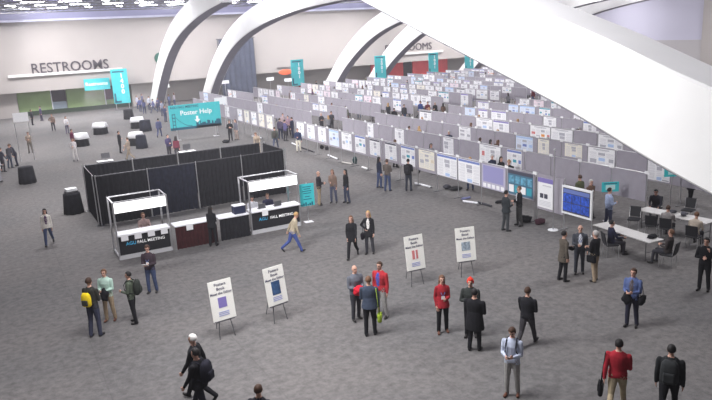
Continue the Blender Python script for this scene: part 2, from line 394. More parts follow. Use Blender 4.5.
# ------------------------------------------------------------------ poster boards
ROWU = [20.3+3.36*i for i in range(21)]
BW, BT, BB = 1.83, 2.12, .90
GAP = (47.3, 51.6); GAP2 = (72.0, 74.5)
def occluded(px, py):            # behind the near arch leg
    return py < 192-(712-px)*.546 and px > 300
bays = []
for r, u_ in enumerate(ROWU):
    v_ = {0: 21.6, 1: 18.6}.get(r, 17.6+max(0, r-2)*.6)
    i = 0
    while v_ < 83:
        if (v_ < GAP[1] and v_+BW > GAP[0]):
            v_ = GAP[1]; 
        if (v_ < GAP2[1] and v_+BW > GAP2[0]) and r > 1: v_ = GAP2[1]
        i += 1
        pts = [pr((u_, v_+a, z)) for a in (0, BW) for z in (BB, BT)]
        xs = [p[0] for p in pts]; ys = [p[1] for p in pts]
        if max(xs) > 0 and min(xs) < 712 and not (occluded(min(xs), max(ys))):
            ar = (max(xs)-min(xs))*(max(ys)-min(ys))
            if min(xs) > 190-0*r: bays.append((ar, r, i, u_, v_))
        v_ += BW
print('bays', len(bays))
bays.sort(key=lambda t: -t[0])
pm = MB(); pm.box(-.025, .025, .03, BW-.03, BB, BT, BOARD); pm.box(-.03, .03, .03, BW-.03, BT-.012, BT+.012, STEEL); panel_me = pm.mesh('panel')
pm = MB(); pm.cone((0, 0, 0), (0, 0, BT+.05), .022, .022, STEEL, 8); pole_me = pm.mesh('pole')
pm = MB(); pm.box(-.28, .28, -.03, .03, 0, .03, GSTEEL); base_me = pm.mesh('foot')
pm = MB(); pm.box(-.05, -.035, -.11, .11, BT-.03, BT+.10, PAPER); tag_me = pm.mesh('number_tag')
nearrow = {}
HIGHDET = 95
for k, (ar, r, i, u_, v_) in enumerate(bays[:300]):
    nearrow[(r, i)] = 1
    e_lab = 'grey display board, %s row from the open carpet, %s bay from tables end' % (ordn(r+1), ordn(i))
    if k < HIGHDET:
        e = empty('display_board', (u_, v_, 0), 0, label=e_lab, cat='display board', group='poster boards in long rows')
        for nm, me in (('panel', panel_me), ('pole', pole_me), ('foot', base_me), ('number_tag', tag_me)):
            o = bpy.data.objects.new(nm, me); C.objects.link(o); o.parent = e
    else:
        o = bpy.data.objects.new('display_board', None if False else panel_me); C.objects.link(o); o.location = (u_, v_, 0)
        tag(o, e_lab, 'display board', 'poster boards in long rows')
        q = bpy.data.objects.new('pole', pole_me); C.objects.link(q); q.parent = o
m = MB()
for (ar, r, i, u_, v_) in bays[300:]:
    m.box(u_-.025, u_+.025, v_+.03, v_+BW-.03, BB, BT, BOARD); m.box(u_-.02, u_+.02, v_-.02, v_+.02, 0, BT, STEEL)
tag(m.build('distant_display_boards'), 'mass of far grey display boards filling the hall floor before the back wall', 'display boards', kind='stuff')

# posters: a sheet with title, text columns and figures, sheet spans y 0..1, z 0..1 (scaled), face to -x
PCOL = {'blue': (.16, .22, .52), 'purple': (.22, .18, .46), 'black': (.07, .07, .1), 'teal': (.05, .33, .42), 'red': (.6, .2, .2), 'green': (.08, .32, .14), 'grey': (.42, .42, .47), 'sky': (.42, .56, .80), 'orange': (.75, .3, .06), 'tan': (.66, .58, .46)}
PM = {k: mat('print_'+k, c, .6) for k, c in PCOL.items()}
INK = mat('print_text', (.6, .6, .64), .7)
LAVP = mat('print_lavender', (.30, .29, .52), .7)
def poster_mesh(style, seed, w_=1.5, h_=1.05):
    rnd = random.Random(seed); m = MB()
    base = {'white': PAPER, 'cream': mat('cream_paper', (.8, .76, .66), .7), 'pale': mat('pale_blue_paper', (.66, .74, .88), .7), 'lav': LAVP, 'sky': PM['sky'], 'pink': mat('pale_pink_paper', (.82, .70, .76), .7)}[style[0]]
    m.box(-.008, 0, 0, w_, 0, h_, base)
    x = -.010; head = style[1]
    def patch(y0, y1, z0, z1, mt): m.box(x, -.008, y0, y1, z0, z1, mt)
    if head: patch(.02, w_-.02, h_-.12, h_-.02, PM[head])
    else:
        patch(w_*.2, w_*.8, h_-.09, h_-.05, PM['grey']); patch(w_*.3, w_*.7, h_-.14, h_-.115, INK)
    nc = style[2]; cw = (w_-.06)/nc
    for c in range(nc):
        y0 = .03+c*cw+.02; y1 = y0+cw-.04; z = h_-.21
        while z > .08:
            if rnd.random() < .33:
                hh = min(rnd.uniform(.12, .25), z-.03); fc = rnd.choice([style[3], style[4], 'grey', 'sky', style[3]])
                wdt = rnd.uniform(.55, 1)*(y1-y0)
                patch(y0, y0+wdt, z-hh, z, PM[fc])
                if rnd.random() < .5: patch(y0+wdt*.15, y0+wdt*.6, z-hh*.75, z-hh*.3, PAPER) if False else None
                z -= hh+.03
            else:
                for _ in range(rnd.randint(2, 4)):
                    if z < .06: break
                    patch(y0, y0+(y1-y0)*rnd.uniform(.75, 1), z-.014, z, INK); z -= .034
                z -= .02
    return m.mesh('poster')
STY = {
 'white blue-titled': ('white', 'blue', 3, 'blue', 'teal'), 'white purple-titled': ('white', 'purple', 3, 'purple', 'sky'),
 'white black-titled': ('white', 'black', 3, 'black', 'grey'), 'plain white': ('white', None, 3, 'grey', 'sky'),
 'white red-figured': ('white', None, 4, 'red', 'orange'), 'white green-figured': ('white', None, 3, 'green', 'sky'),
 'pale blue': ('pale', 'sky', 3, 'sky', 'blue'), 'cream coloured': ('cream', None, 3, 'tan', 'grey'),
 'white teal-titled': ('white', 'teal', 4, 'teal', 'blue'), 'pale pink': ('pink', None, 3, 'red', 'grey'), 'faint white': ('white', None, 2, 'grey', 'grey')}
PME = {k: [poster_mesh(s, hash_*13+7) for hash_ in (1, 2)] for k, s in STY.items()}
SPEC = {}  # bays of the first rows whose poster the photo shows plainly: centre v -> (style, width, height)
keys = list(STY)
def put_poster(r, i, u_, v_, st, w_, h_, off, me=None, named=True):
    o = bpy.data.objects.new('poster', me or random.choice(PME[st])); C.objects.link(o)
    o.location = (u_-.03, v_+off+w_, BT-.06-h_); o.scale = (1, w_/1.5, h_/1.05)
    o.rotation_euler = (0, 0, 0); o.location.y = v_+off
    tag(o, '%s poster, %s row from the open carpet, %s bay from tables end' % (st, ordn(r+1), ordn(i)), 'poster', 'research posters pinned on the boards')
    return o
FRONT = {}   # filled from the photo: distance along the front row -> look
def front_style(v_):
    c = v_+BW/2
    px = pr((20.3, c, 1.5))[0]
    table = [(497, 'lavender', 1.7, 1.15), (458, 'white blue-titled', 1.7, 1.12), (435, 'cream coloured', 1.45, 1.0), (416, 'white blue-titled', 1.4, 1.05), (397, 'white black-titled', 1.25, 1.0), (379, 'white black-titled', 1.2, 1.0),
             (364, 'white blue-titled', 1.3, 1.05), (349, 'plain white', 1.35, 1.1), (337, 'pale blue', 1.4, 1.05), (324, 'plain white', 1.2, 1.0), (313, 'faint white', 1.2, 1.0), (301, 'plain white', 1.2, 1.05), (290, 'plain white', 1.1, 1.05)]
    best = min(table, key=lambda t: abs(t[0]-px))
    return best if abs(best[0]-px) < 14 else None
lavm = MB(); lavm.box(-.008, 0, 0, 1.5, 0, 1.05, mat('grey_lav_paper', (.46, .44, .55), .7)); lavm.box(-.011, -.008, .12, 1.4, .3, 1.0, LAVP)
for k_ in range(5): lavm.box(-.011, -.008, .08+k_*.28, .28+k_*.28, .05, .22, PAPER)
lav_me = lavm.mesh('poster')
pic = MB(); pic.box(-.008, 0, 0, 1.5, 0, 1.05, mat('print_deep_teal', (.07, .16, .24), .6)); pic.box(-.012, -.008, 0, 1.5, .9, 1.05, PM['black'])
for k_ in range(4):
    pic.box(-.012, -.008, .06+k_*.36, .36+k_*.36, .5, .82, mat('sea_print', (.12, .32, .45), .6, noise=.5, nscale=7)); pic.box(-.012, -.008, .06+k_*.36, .36+k_*.36, .1, .42, PAPER if k_ % 2 else PM['teal'])
pic_me = pic.mesh('poster')
extra = MB(); nposter = 0
FORCE = {}
for fx, fr, st, w_, h_ in ((338, 1, 'plain white', 1.0, 1.1), (371, 1, 'faint white', .8, 1.1), (400, 1, 'plain white', 1.1, 1.1), (449, 1, 'faint white', 1.0, 1.18), (491, 1, 'white red-figured', 1.75, 1.1), (515, 1, 'white blue-titled', 1.1, 1.1),
    (461, 2, 'faint white', 1.2, 1.0), (518, 2, 'pale blue', 1.4, 1.0), (541, 2, 'cream coloured', .85, 1.05), (574, 2, 'cream coloured', 1.2, .7), (594, 2, 'plain white', 1.7, 1.1), (650, 2, 'plain white', 1.2, 1.1),
    (388, 3, 'pale pink', 1.5, 1.0), (400, 3, 'faint white', 1.6, 1.05), (414, 3, 'white teal-titled', 1.6, 1.0), (429, 3, 'white black-titled', 1.6, 1.0), (484, 3, 'plain white', 1.75, 1.1), (501, 3, 'white purple-titled', 1.6, 1.05), (539, 3, 'white red-figured', 1.75, 1.1), (563, 3, 'white green-figured', 1.75, 1.1), (620, 3, 'plain white', 1.7, 1.1)):
    FORCE.setdefault(fr, []).append((fx, st, w_, h_))
rnd = random.Random(11)
placed = []
for k, (ar, r, i, u_, v_) in enumerate(bays):
    if r == 0:
        s = front_style(v_)
        if v_ > 51 and v_ < 64: s = rnd.choice([None, ('', 'faint white', 1.2, 1.0), ('', 'cream coloured', 1.2, 1.05), ('', 'plain white', 1.2, 1.05)])
        if s is None and v_ > 40: s = rnd.choice([None, ('', 'plain white', 1.2, 1.05)])
        if v_ < 23.4: s = (0, 'white teal-titled', 1.6, 1.1)
        if s:
            if s[1] == 'lavender':
                o = put_poster(r, i, u_, v_, 'plain white', s[2], s[3], (BW-s[2])/2, lav_me)
                o['label'] = 'muted lavender poster with white captions on the front board row'
            elif v_ < 23.4 and s[0] == 0:
                o = put_poster(r, i, u_, v_, 'plain white', s[2], s[3], (BW-s[2])/2, pic_me); o['label'] = 'dark poster with rows of blue sea pictures behind the two talking men'
            else: put_poster(r, i, u_, v_, s[1], s[2], s[3], (BW-s[2])/2)
            nposter += 1
        continue
    if r in FORCE:
        x0, x1 = sorted((pr((u_, v_, 1.6))[0], pr((u_, v_+BW, 1.6))[0]))
        hitf = [f_ for f_ in FORCE[r] if x0 <= f_[0] < x1]
        if hitf:
            _, st, w_, h_ = hitf[0]; put_poster(r, i, u_, v_, st, w_, h_, max(.04, min(BW-.04-w_, (x1-hitf[0][0])/(x1-x0)*BW-w_/2))); nposter += 1; continue
        if x0 > 325: continue
    pb = .34 if r == 1 else .45 if r == 2 else .6 if r < 5 else .8
    if rnd.random() > pb: continue
    w_ = rnd.uniform(1.0, 1.7); h_ = rnd.uniform(.85, 1.12) if rnd.random() < .85 else .6
    st = rnd.choices(keys, [5, 4, 2, 9, 2, 1.2, 2.5, 2, 2, 2, 7])[0]
    if nposter < 300:
        put_poster(r, i, u_, v_, st, w_, h_, rnd.uniform(.05, BW-.05-w_)); nposter += 1
    else:
        off = rnd.uniform(.05, BW-.05-w_); base = {'pale': PM['sky']}.get(STY[st][0], PAPER)
        base = mat('pale_blue_paper', (1, 1, 1)) if st == 'pale blue' else mat('pale_pink_paper', (1, 1, 1)) if st == 'pale pink' else PAPER
        y0, z1 = v_+off, BT-.06; extra.box(u_-.045, u_-.03, y0, y0+w_, z1-h_, z1, base)
        if STY[st][1]: extra.box(u_-.05, u_-.044, y0, y0+w_, z1-.2, z1-.03, PM[STY[st][1]])
        for _ in range(3):
            a_ = y0+rnd.uniform(.1, w_-.4); b_ = z1-rnd.uniform(.35, h_-.1); extra.box(u_-.05, u_-.044, a_, a_+.3, b_-.05, b_+.15, PM[rnd.choice(['grey', 'sky', STY[st][3]])])
tag(extra.build('distant_posters'), 'mass of far white and coloured posters pinned on the distant boards', 'posters', kind='stuff')

# near end of the front row: portrait poster and the framed blue poster
m = MB(); m.box(-.008, 0, 0, .88, 0, 1.3, PAPER); m.box(-.012, -.008, 0, .88, 1.1, 1.3, PM['purple']); m.box(-.012, -.008, .1, .6, .95, 1.0, INK)
for k_ in range(2): m.box(-.012, -.008, .55-k_*.25, .75-k_*.25, .42, .62, PM['black'])
for k_ in range(4): m.box(-.012, -.008, .1, .8, .1+k_*.06, .125+k_*.06, INK)
e = empty('display_board', (20.3, 19.9, 0), 0, label='grey display board carrying the tall portrait poster with a purple heading', cat='display board')
q = MB(); q.box(-.025, .025, .03, 1.55, .62, 2.15, BOARD); q.build('panel', e)
for y_ in (0, 1.58):
    q = MB(); q.cone((0, y_, 0), (0, y_, 2.2), .022, .022, STEEL, 8); q.build('pole', e)
o = m.build('poster', loc=(20.27, 20.52, .72)); tag(o, 'tall white portrait poster with purple heading on the front board row', 'poster')
e = empty('framed_display', (20.3, 18.0, 0), 0, label='white-framed display of blue pictures at the end of the front board row', cat='display board')
q = MB(); q.box(-.04, .04, .42, 2.02, .72, 1.92, WHITE, bev=.015); q.build('frame', e)
q = MB(); q.box(-.05, -.035, .50, 1.94, .82, 1.83, PM['black'])
for a_, b_ in ((.53, .97), (1.0, 1.44), (1.47, 1.91)):
    for c_, d_ in ((.88, 1.22), (1.25, 1.6)):
        q.box(-.055, -.05, a_, b_, c_, d_, mat('blue_picture', (.04, .10, .5), .5, noise=.6, nscale=9))
q.box(-.055, -.05, .53, 1.91, 1.63, 1.79, PM['blue']); q.build('picture_sheet', e)
for y_ in (.47, 1.97):
    q = MB(); q.cone((.06, y_, 0), (.06, y_, 1.95), .025, .025, STEEL, 8); q.box(-.25, .3, y_-.03, y_+.03, 0, .03, STEEL); q.build('pole', e)

# ------------------------------------------------------------------ drape enclosure
def drape_wall(p0, p1, z1, mtls, label, posts=3):
    e = empty('drape_wall', (p0[0], p0[1], 0), math.atan2(p1[1]-p0[1], p1[0]-p0[0]), label=label, cat='drape wall')
    L = math.hypot(p1[0]-p0[0], p1[1]-p0[1]); n = posts-1
    for i in range(n):
        q = MB(); pleated(q, (i*L/n+.03, 0), ((i+1)*L/n-.03, 0), .03, z1-.03, mtls[i % len(mtls)], .04, .22); q.build('drape', e)
    for i in range(posts):
        q = MB(); q.cone((i*L/n, -.06, 0), (i*L/n, -.06, z1+.06), .025, .025, STEEL, 8); q.box(i*L/n-.2, i*L/n+.2, -.2, .15, 0, .015, GSTEEL); q.build('upright', e)
    q = MB(); q.cone((0, 0, z1), (L, 0, z1), .022, .022, GSTEEL, 8); q.build('crossbar', e)
    return e
drape_wall((4.0, 33.7), (13.75, 34.0), 2.42, [BLACKD, NAVYD, BLACKD, BLACKD], 'long black pleated drape wall standing behind the white registration booths', 5)
drape_wall((4.0, 37.3), (13.7, 37.3), 2.42, [BLACKD], 'rear black drape wall closing the back of the drape enclosure', 5)
drape_wall((3.95, 37.2), (3.95, 33.8), 2.42, [BLACKD], 'short black drape wall at the cocktail table end of the enclosure', 2)
drape_wall((13.85, 34.1), (13.85, 37.2), 2.42, [BLACKD], 'short black drape wall at the teal stand end of the enclosure', 2)

# ------------------------------------------------------------------ cocktail tables
def round_drape(r0, r1, z0, z1, mtl, seed=0, nf=9):
    rn = random.Random(seed); m = MB(); n = 40; ph = rn.random()*6
    rings = []
    for z, r, k in ((z0, r1, 1), ((z0+z1)/2, (r0+r1)/2, .6), (z1-.03, r0, .15), (z1, r0-.01, 0)):
        rings.append([((r*(1+.09*k*math.sin(nf*t*2*math.pi/n+ph)))*math.cos(t*2*math.pi/n), (r*(1+.09*k*math.sin(nf*t*2*math.pi/n+ph)))*math.sin(t*2*math.pi/n), z) for t in range(n)])
    m.loft(rings, mtl); return m
def cocktail(px, py, label, r=.42, top='white', h=1.07, skirt=BLACKD):
    p = at(px, py)
    e = empty('cocktail_table', (p.x, p.y, 0), label=label, cat='table')
    round_drape(r, r+.06, .01, h, skirt, int(px)).build('skirt', e, True)
    if top == 'white':
        q = round_drape(r+.03, r+.12, h-.42, h+.03, PAPER, int(px)+1, 4); q.build('white_topper', e, True)
    return e
cocktail(28, 183, 'black-skirted cocktail table standing alone on the carpet near the white header post', .45, 'black')
cocktail(82, 146, 'white-topped cocktail table with a woman in maroon beside it', .55)
cocktail(101, 134, 'white-topped cocktail table standing alone below the green wall panels', .6)
cocktail(129, 119, 'bare black cocktail table close to the cream wall end', .5, 'black')
cocktail(138, 128, 'white-topped cocktail table nearest to the teal sign crowd', .6)
cocktail(146, 131, 'black-skirted table beside the white-topped table near the teal sign crowd', .5, 'black', skirt=NAVYD)
cocktail(137, 145, 'white-topped cocktail table behind the two men by the drape wall', .55)
cocktail(142, 148, 'navy-skirted cocktail table touching the white-topped one behind the two men', .4, 'black', skirt=NAVYD)
cocktail(74.5, 213, 'black-skirted cocktail table beside the short black drape wall', .42, 'black')
# white boxes / displays on tables
def monitor(px, py, z, label, rz=.3):
    p = at(px, py, z); e = empty('monitor', (p.x, p.y, z), rz, label=label, cat='monitor')
    q = MB(); q.box(-.27, .27, -.02, .02, .12, .48, GSTEEL, bev=.008); q.build('screen', e)
    q = MB(); q.cone((0, .02, .0), (0, .02, .2), .025, .02, GSTEEL); q.box(-.12, .12, -.08, .12, 0, .015, GSTEEL); q.build('stand', e)
    return e
def desk(px, py, label, w_=1.3, d_=.6, z=1.05, top=PAPER, rz=0):
    p = at(px, py, z); e = empty('draped_table', (p.x, p.y, 0), rz, label=label, cat='table')
    q = MB(); q.box(-w_/2, w_/2, -d_/2, d_/2, z-.03, z, top, bev=.01); q.build('table_top', e)
    q = MB(); pleated(q, (-w_/2+.02, -d_/2+.04), (w_/2-.02, -d_/2+.04), .02, z-.03, BLACKD, .02, .15); pleated(q, (w_/2-.04, -d_/2+.05), (w_/2-.04, d_/2-.03), .02, z-.03, BLACKD, .02, .15)
    pleated(q, (-w_/2+.04, d_/2-.05), (-w_/2+.04, -d_/2+.03), .02, z-.03, BLACKD, .02, .15); q.build('skirt', e); return e
desk(105, 160.5, 'small draped table with a monitor behind the drape enclosure, at its cocktail table end', 1.0)
monitor(106, 160, 1.05, 'black monitor on the draped table seen over the drape wall', .1)
desk(187, 151, 'small draped table with a monitor behind the enclosure, beside the woman in maroon', 1.1)
monitor(187, 151, 1.05, 'black monitor on the table beside the woman in maroon', .1)
p = at(155, 161); q = MB(); q.box(-.35, .35, -.25, .25, 0, .9, BLACKD, bev=.04); q.box(-.3, .3, -.2, .2, .9, .98, GSTEEL); tag(q.build('equipment_case', loc=(p.x, 38.6, 0)), 'black equipment case standing behind the rear drape wall', 'case')
p = at(74.5, 213, 0); q = MB(); q.box(-.3, .3, -.2, .2, 0, .12, GSTEEL, bev=.02); q.box(-.27, .27, -.18, .2, .12, .26, PAPER, bev=.02); tag(q.build('printer', loc=(p.x, p.y, 1.072), rz=.2), 'white and black printer on the cocktail table by the drape wall', 'printer')

# ------------------------------------------------------------------ registration booths
def booth(u0, u1, v0, label, depth=1.25, ztop=2.35, seed=1, papers=4):
    W = u1-u0
    e = empty('registration_booth', (u0, v0, 0), 0, label=label, cat='booth')
    for x in (0, W):
        for y in (0, depth):
            q = MB(); q.box(x-.035, x+.035, y-.035, y+.035, 0, ztop+.04, STEEL, bev=.008); q.build('post', e)
    q = MB()
    q.box(0, W, -.03, .03, ztop-.42, ztop, LIT); q.box(0, W, -.02, depth, ztop, ztop+.02, WHITE) if False else None
    q.build('lit_header', e)
    for a4 in ((0, W, -.03, .03, ztop, ztop+.05), (0, W, depth-.03, depth+.03, ztop, ztop+.04), (-.03, .03, 0, depth, ztop, ztop+.04), (W-.03, W+.03, 0, depth, ztop, ztop+.04)):
        q = MB(); q.box(*a4, STEEL); q.build('top_rail', e)
    q = MB(); q.box(-.03, .03, 0, depth, .12, .16, STEEL); q.build('side_rail', e)
    q = MB(); q.box(0, W, -.16, .5, .98, 1.06, mat('counter_white', (.88, .88, .92), .4), bev=.02); q.build('counter_top', e)
    q = MB(); q.box(.03, W-.03, -.02, .02, .18, .98, mat('black_panel', (.018, .018, .022), .5)); q.build('front_panel', e)
    q = MB(); q.box(0, W, -.04, .03, .0, .17, mat('rail_grey', (.55, .55, .57), .5)); q.build('kick_rail', e)
    text('lettering', 'AGU', .19, mat('letter_blue', (.05, .35, .6), .5, emit=.2), e, face_negv(W*.24, -.03, .62), .005, bold=.002)
    text('lettering', 'FALL MEETING', .17, mat('letter_white', (.85, .85, .85), .5, emit=.2), e, face_negv(W*.62, -.03, .62), .005, bold=.002)
    rn = random.Random(seed)
    return e
def papers(u0, v0, z, n, lab, w_):
    for i in range(n):
        m = MB(); a = .14; m.box(-a, a, -.02, .25, .0, .006, PAPER); m.box(-a, a, -.026, -.02, -.26, .006, PAPER)
        o = m.build('paper_notice', loc=(u0+(i+.6)*w_/n, v0-.17, z), rz=0)
        tag(o, 'white sheet hanging over the counter edge, %s along %s' % (ordn(i+1), lab), 'paper', 'white sheets hanging from the counters')
B1 = on(112, 218, 1, 28.0)
booth(3.78, 5.88, 27.6, 'white registration booth with lit header at the cocktail table end of the counters')
booth(9.42, 11.75, 27.6, 'white registration booth with lit header beside the teal sign stand')
papers(3.72, 27.6, 1.065, 4, 'the first booth', 2.1)
papers(9.42, 27.6, 1.065, 1, 'the second booth', 1.0)
def counter(u0, u1, v0, label, drape):
    e = empty('draped_counter', (u0, v0, 0), label=label, cat='counter'); W = u1-u0
    q = MB(); q.box(0, W, -.05, .65, .98, 1.04, mat('counter_white', (1, 1, 1)), bev=.015); q.build('counter_top', e)
    q = MB(); pleated(q, (.02, 0), (W-.02, 0), .02, .98, drape, .025, .16); pleated(q, (W-.03, .03), (W-.03, .6), .02, .98, BLACKD, .02, .16); q.build('skirt', e)
counter(6.05, 7.85, 27.45, 'draped counter with maroon-black skirt beside the first booth', MAROON)
counter(7.95, 9.3, 27.45, 'black draped counter carrying the black box beside the second booth', BLACKD)
papers(6.05, 27.55, 1.045, 2, 'the maroon draped counter', 2.0)
e = empty('cash_box', (8.95, 27.75, 1.04), .05, label='black box with a white lid on the counter beside the second booth', cat='box')
q = MB(); q.box(-.26, .26, -.18, .18, 0, .34, mat('navy_case', (.02, .025, .06), .5), bev=.02); q.build('body', e)
q = MB(); q.box(-.27, .27, -.19, .19, .34, .38, WHITE, bev=.01); q.build('lid', e)
def laptop(p, rz, label):
    e = empty('laptop', p, rz, label=label, cat='laptop')
    q = MB(); q.box(-.17, .17, -.12, .12, 0, .02, GSTEEL, bev=.004); q.build('keyboard', e)
    q = MB(); q.box(-.17, .17, -.13, -.115, .02, .24, GSTEEL, bev=.004); q.build('screen', e)
laptop((10.0, 27.8, 1.06), 0, 'open dark laptop on the second booth counter, before the seated person in white')
laptop((10.75, 27.8, 1.06), 0, 'open dark laptop on the second booth counter, before the person in dark clothes')

# ------------------------------------------------------------------ signs
INKD = mat('ink_dark', (.06, .06, .12), .6)
def easel(px, py, rz, label, pic, picsize=(.2, .3), nlegs=3, W=.71, Hh=1.17, lines=('Posters', 'Book', 'Meet the Editor')):
    p = at(px, py)
    e = empty('easel_sign', (p.x, p.y, 0), rz, label=label, cat='sign')
    lean = Matrix.Translation((0, 0, .56)) @ Matrix.Rotation(R_(-9), 4, 'X')
    q = MB(); q.box(-W/2, W/2, -.012, .012, 0, Hh, mat('sign_cream', (.84, .83, .78), .6), lean); s = q.build('sign_panel', e)
    for i, (t, sz, zz) in enumerate(zip(lines, (.12, .12, .105), (Hh-.12, Hh-.25, Hh-.38))):
        text('lettering', t, sz, INKD, s, lean @ face_negv(0, -.016, zz), .002, bold=.001)
    q = MB(); a, b_ = picsize; zc = Hh*.44
    q.box(-a/2, a/2, -.018, -.012, zc-b_/2, zc+b_/2, pic, lean)
    if 'tower' in label or 'red' in label: q.box(-.01, .03, -.021, -.018, zc-b_/2, zc+b_/2, PAPER, lean)
    q.build('printed_picture', s)
    q = MB()
    for k_ in range(3): q.box(-.16, .16, -.018, -.012, .12+k_*.05, .145+k_*.05, mat('print_pale_blue', (.35, .38, .62), .7), lean)
    q.build('small_print', s)
    q = MB(); q.cone((-.24, -.06, 0), (-.05, .22, 1.6), .013, .013, GSTEEL, 6); q.build('leg', e)
    q = MB(); q.cone((.24, -.06, 0), (.05, .22, 1.6), .013, .013, GSTEEL, 6); q.build('leg', e)
    q = MB(); q.cone((0, .75, 0), (0, .22, 1.62), .013, .013, GSTEEL, 6); q.build('leg', e)
    q = MB(); q.box(-.3, .3, -.04, .05, .53, .56, GSTEEL); q.build('ledge', e)
    return e
easel(227, 337, R_(6), 'cream easel sign with a purple picture, standing closest to the man in black', PM['purple'], (.26, .3))
easel(280, 321, R_(12), 'cream easel sign with a dark blue sea picture', mat('sea_picture', (.04, .09, .2), .6, noise=.5, nscale=6), (.3, .42))
easel(417, 285, R_(-3), 'cream easel sign with a red picture, between the group of three and the plain-legged sign', PM['red'], (.22, .3))
easel(467, 276, R_(-14), 'cream easel sign with a small grey-blue house picture, nearest the board rows', mat('house_picture', (.3, .36, .42), .6, noise=.5, nscale=12), (.32, .3))
# teal stand beside second booth
p = at(309, 222)
e = empty('teal_sign_stand', (p.x, p.y, 0), R_(-6), label='teal sign on a slim metal stand beside the second booth', cat='sign')
q = MB(); q.box(-.34, .34, -.012, .012, .78, 1.82, TEAL); s = q.build('sign_panel', e)
q = MB()
for k_, (a, zz) in enumerate(((.2, 1.66), (.16, 1.56), (.22, 1.46), (.18, 1.36), (.12, 1.2), (.2, 1.08))): q.box(-a, a, -.016, -.012, zz, zz+.035, DTEAL)
for k_ in range(6): q.box(-.32+k_*.1, -.25+k_*.1, -.016, -.012, .8, .86+.05*((k_*7) % 3), DTEAL)
q.build('printed_lines', s)
q = MB(); q.cone((0, .03, 0), (0, .03, 1.86), .018, .018, STEEL, 8); q.box(-.2, .2, -.15, .2, 0, .015, STEEL); q.build('pole', e)

# big teal "Poster Help" sign over the carpet
vS = 59.0
tl, tr, bl, br = on(168, 106, 1, vS), on(221, 101, 1, vS), on(171, 131, 1, vS), on(220, 125.5, 1, vS)
u0, u1, z1, z0 = (tl.x+bl.x)/2, (tr.x+br.x)/2, (tl.z+tr.z)/2, (bl.z+br.z)/2
W, Hh = u1-u0, z1-z0
print('help sign', W, Hh, z0)
e = empty('poster_help_sign', (u0, vS, 0), label='wide teal sign reading Poster Help with a white arrow and a skyline', cat='sign')
q = MB(); q.box(0, W, 0, .06, z0, z1, TEAL); s = q.build('sign_panel', e)
rn = random.Random(3); q = MB(); x = W*.5
while x < W-.1:
    ww = rn.uniform(.08, .17); hh = Hh*rn.uniform(.14, .32); q.box(x, min(x+ww, W), -.012, 0, z0, z0+hh, DTEAL); x += ww
q.box(0, W, -.012, 0, z0, z0+Hh*.1, DTEAL)
for x in (W*.05, W*.10): q.box(x, x+.05, -.012, 0, z0, z0+Hh*.66, DTEAL)
for k_ in range(4): q.box(W*.05, W*.10+.05, -.012, 0, z0+Hh*(.2+k_*.14), z0+Hh*(.23+k_*.14), DTEAL)
for i in range(16):
    t = i/15; q.box(W*.1+t*W*.3, W*.1+(t+.07)*W*.3, -.012, 0, z0+Hh*(.12+.4*(1-t)**2), z0+Hh*(.14+.4*(1-t)**2), DTEAL)
q.build('skyline_print', s)
LW = mat('letter_bright', (.95, .95, .95), .5)
text('lettering', 'Poster Help', Hh*.27, LW, s, face_negv(W*.52, -.02, z0+Hh*.66), .006, bold=.006)
text('lettering', 'AGU FALL MEETING', Hh*.13, DTEAL, s, face_negv(W*.30, -.02, z0+Hh*.9), .006, bold=.003)
q = MB(); cx = W*.53; zz = z0+Hh*.5
q.box(cx-.1, cx+.1, -.02, -.005, zz-Hh*.14, zz, LW); q.loft([[(cx-.26, y, zz-Hh*.14), (cx+.26, y, zz-Hh*.14), (cx, y, zz-Hh*.27)] for y in (-.02, -.005)], LW); q.build('arrow', s)
for x in (W*.12, W*.88):
    q = MB(); q.cone((x, .1, 0), (x, .1, z1), .03, .03, STEEL, 8); q.box(x-.25, x+.25, -.15, .35, 0, .02, STEEL); q.build('pole', e)
# white board under and behind the help sign; small white header
def flatboard(x0, y0, x1, y1, ax, val, label, mt=PAPER, nm='white_board', th=.04):
    a, b_ = on(x0, y0, ax, val), on(x1, y1, ax, val)
    e = empty(nm, (a.x, a.y, 0), label=label, cat='board'); d = b_-a
    q = MB()
    if ax == 1: q.box(0, d.x, -th/2, th/2, b_.z, a.z, mt)
    else: q.box(-th/2, th/2, min(0, d.y), max(0, d.y), b_.z, a.z, mt)
    q.build('panel', e)
    for x in ((.05, d.x-.05) if ax == 1 else (.05*(1 if d.y > 0 else -1), d.y*.96)):
        q = MB(); P = (x, 0.03, 0) if ax == 1 else (0.04, x, 0); q.cone(P, (P[0], P[1], a.z), .025, .025, STEEL, 8); q.build('pole', e)
    return e
flatboard(214, 98, 226, 103.5, 1, 60.5, 'small white header board above the first display boards', nm='header_board')
e = flatboard(12, 113.5, 29, 121, 1, 58, 'white header board on posts at the carpet edge by the cream wall', nm='header_board')
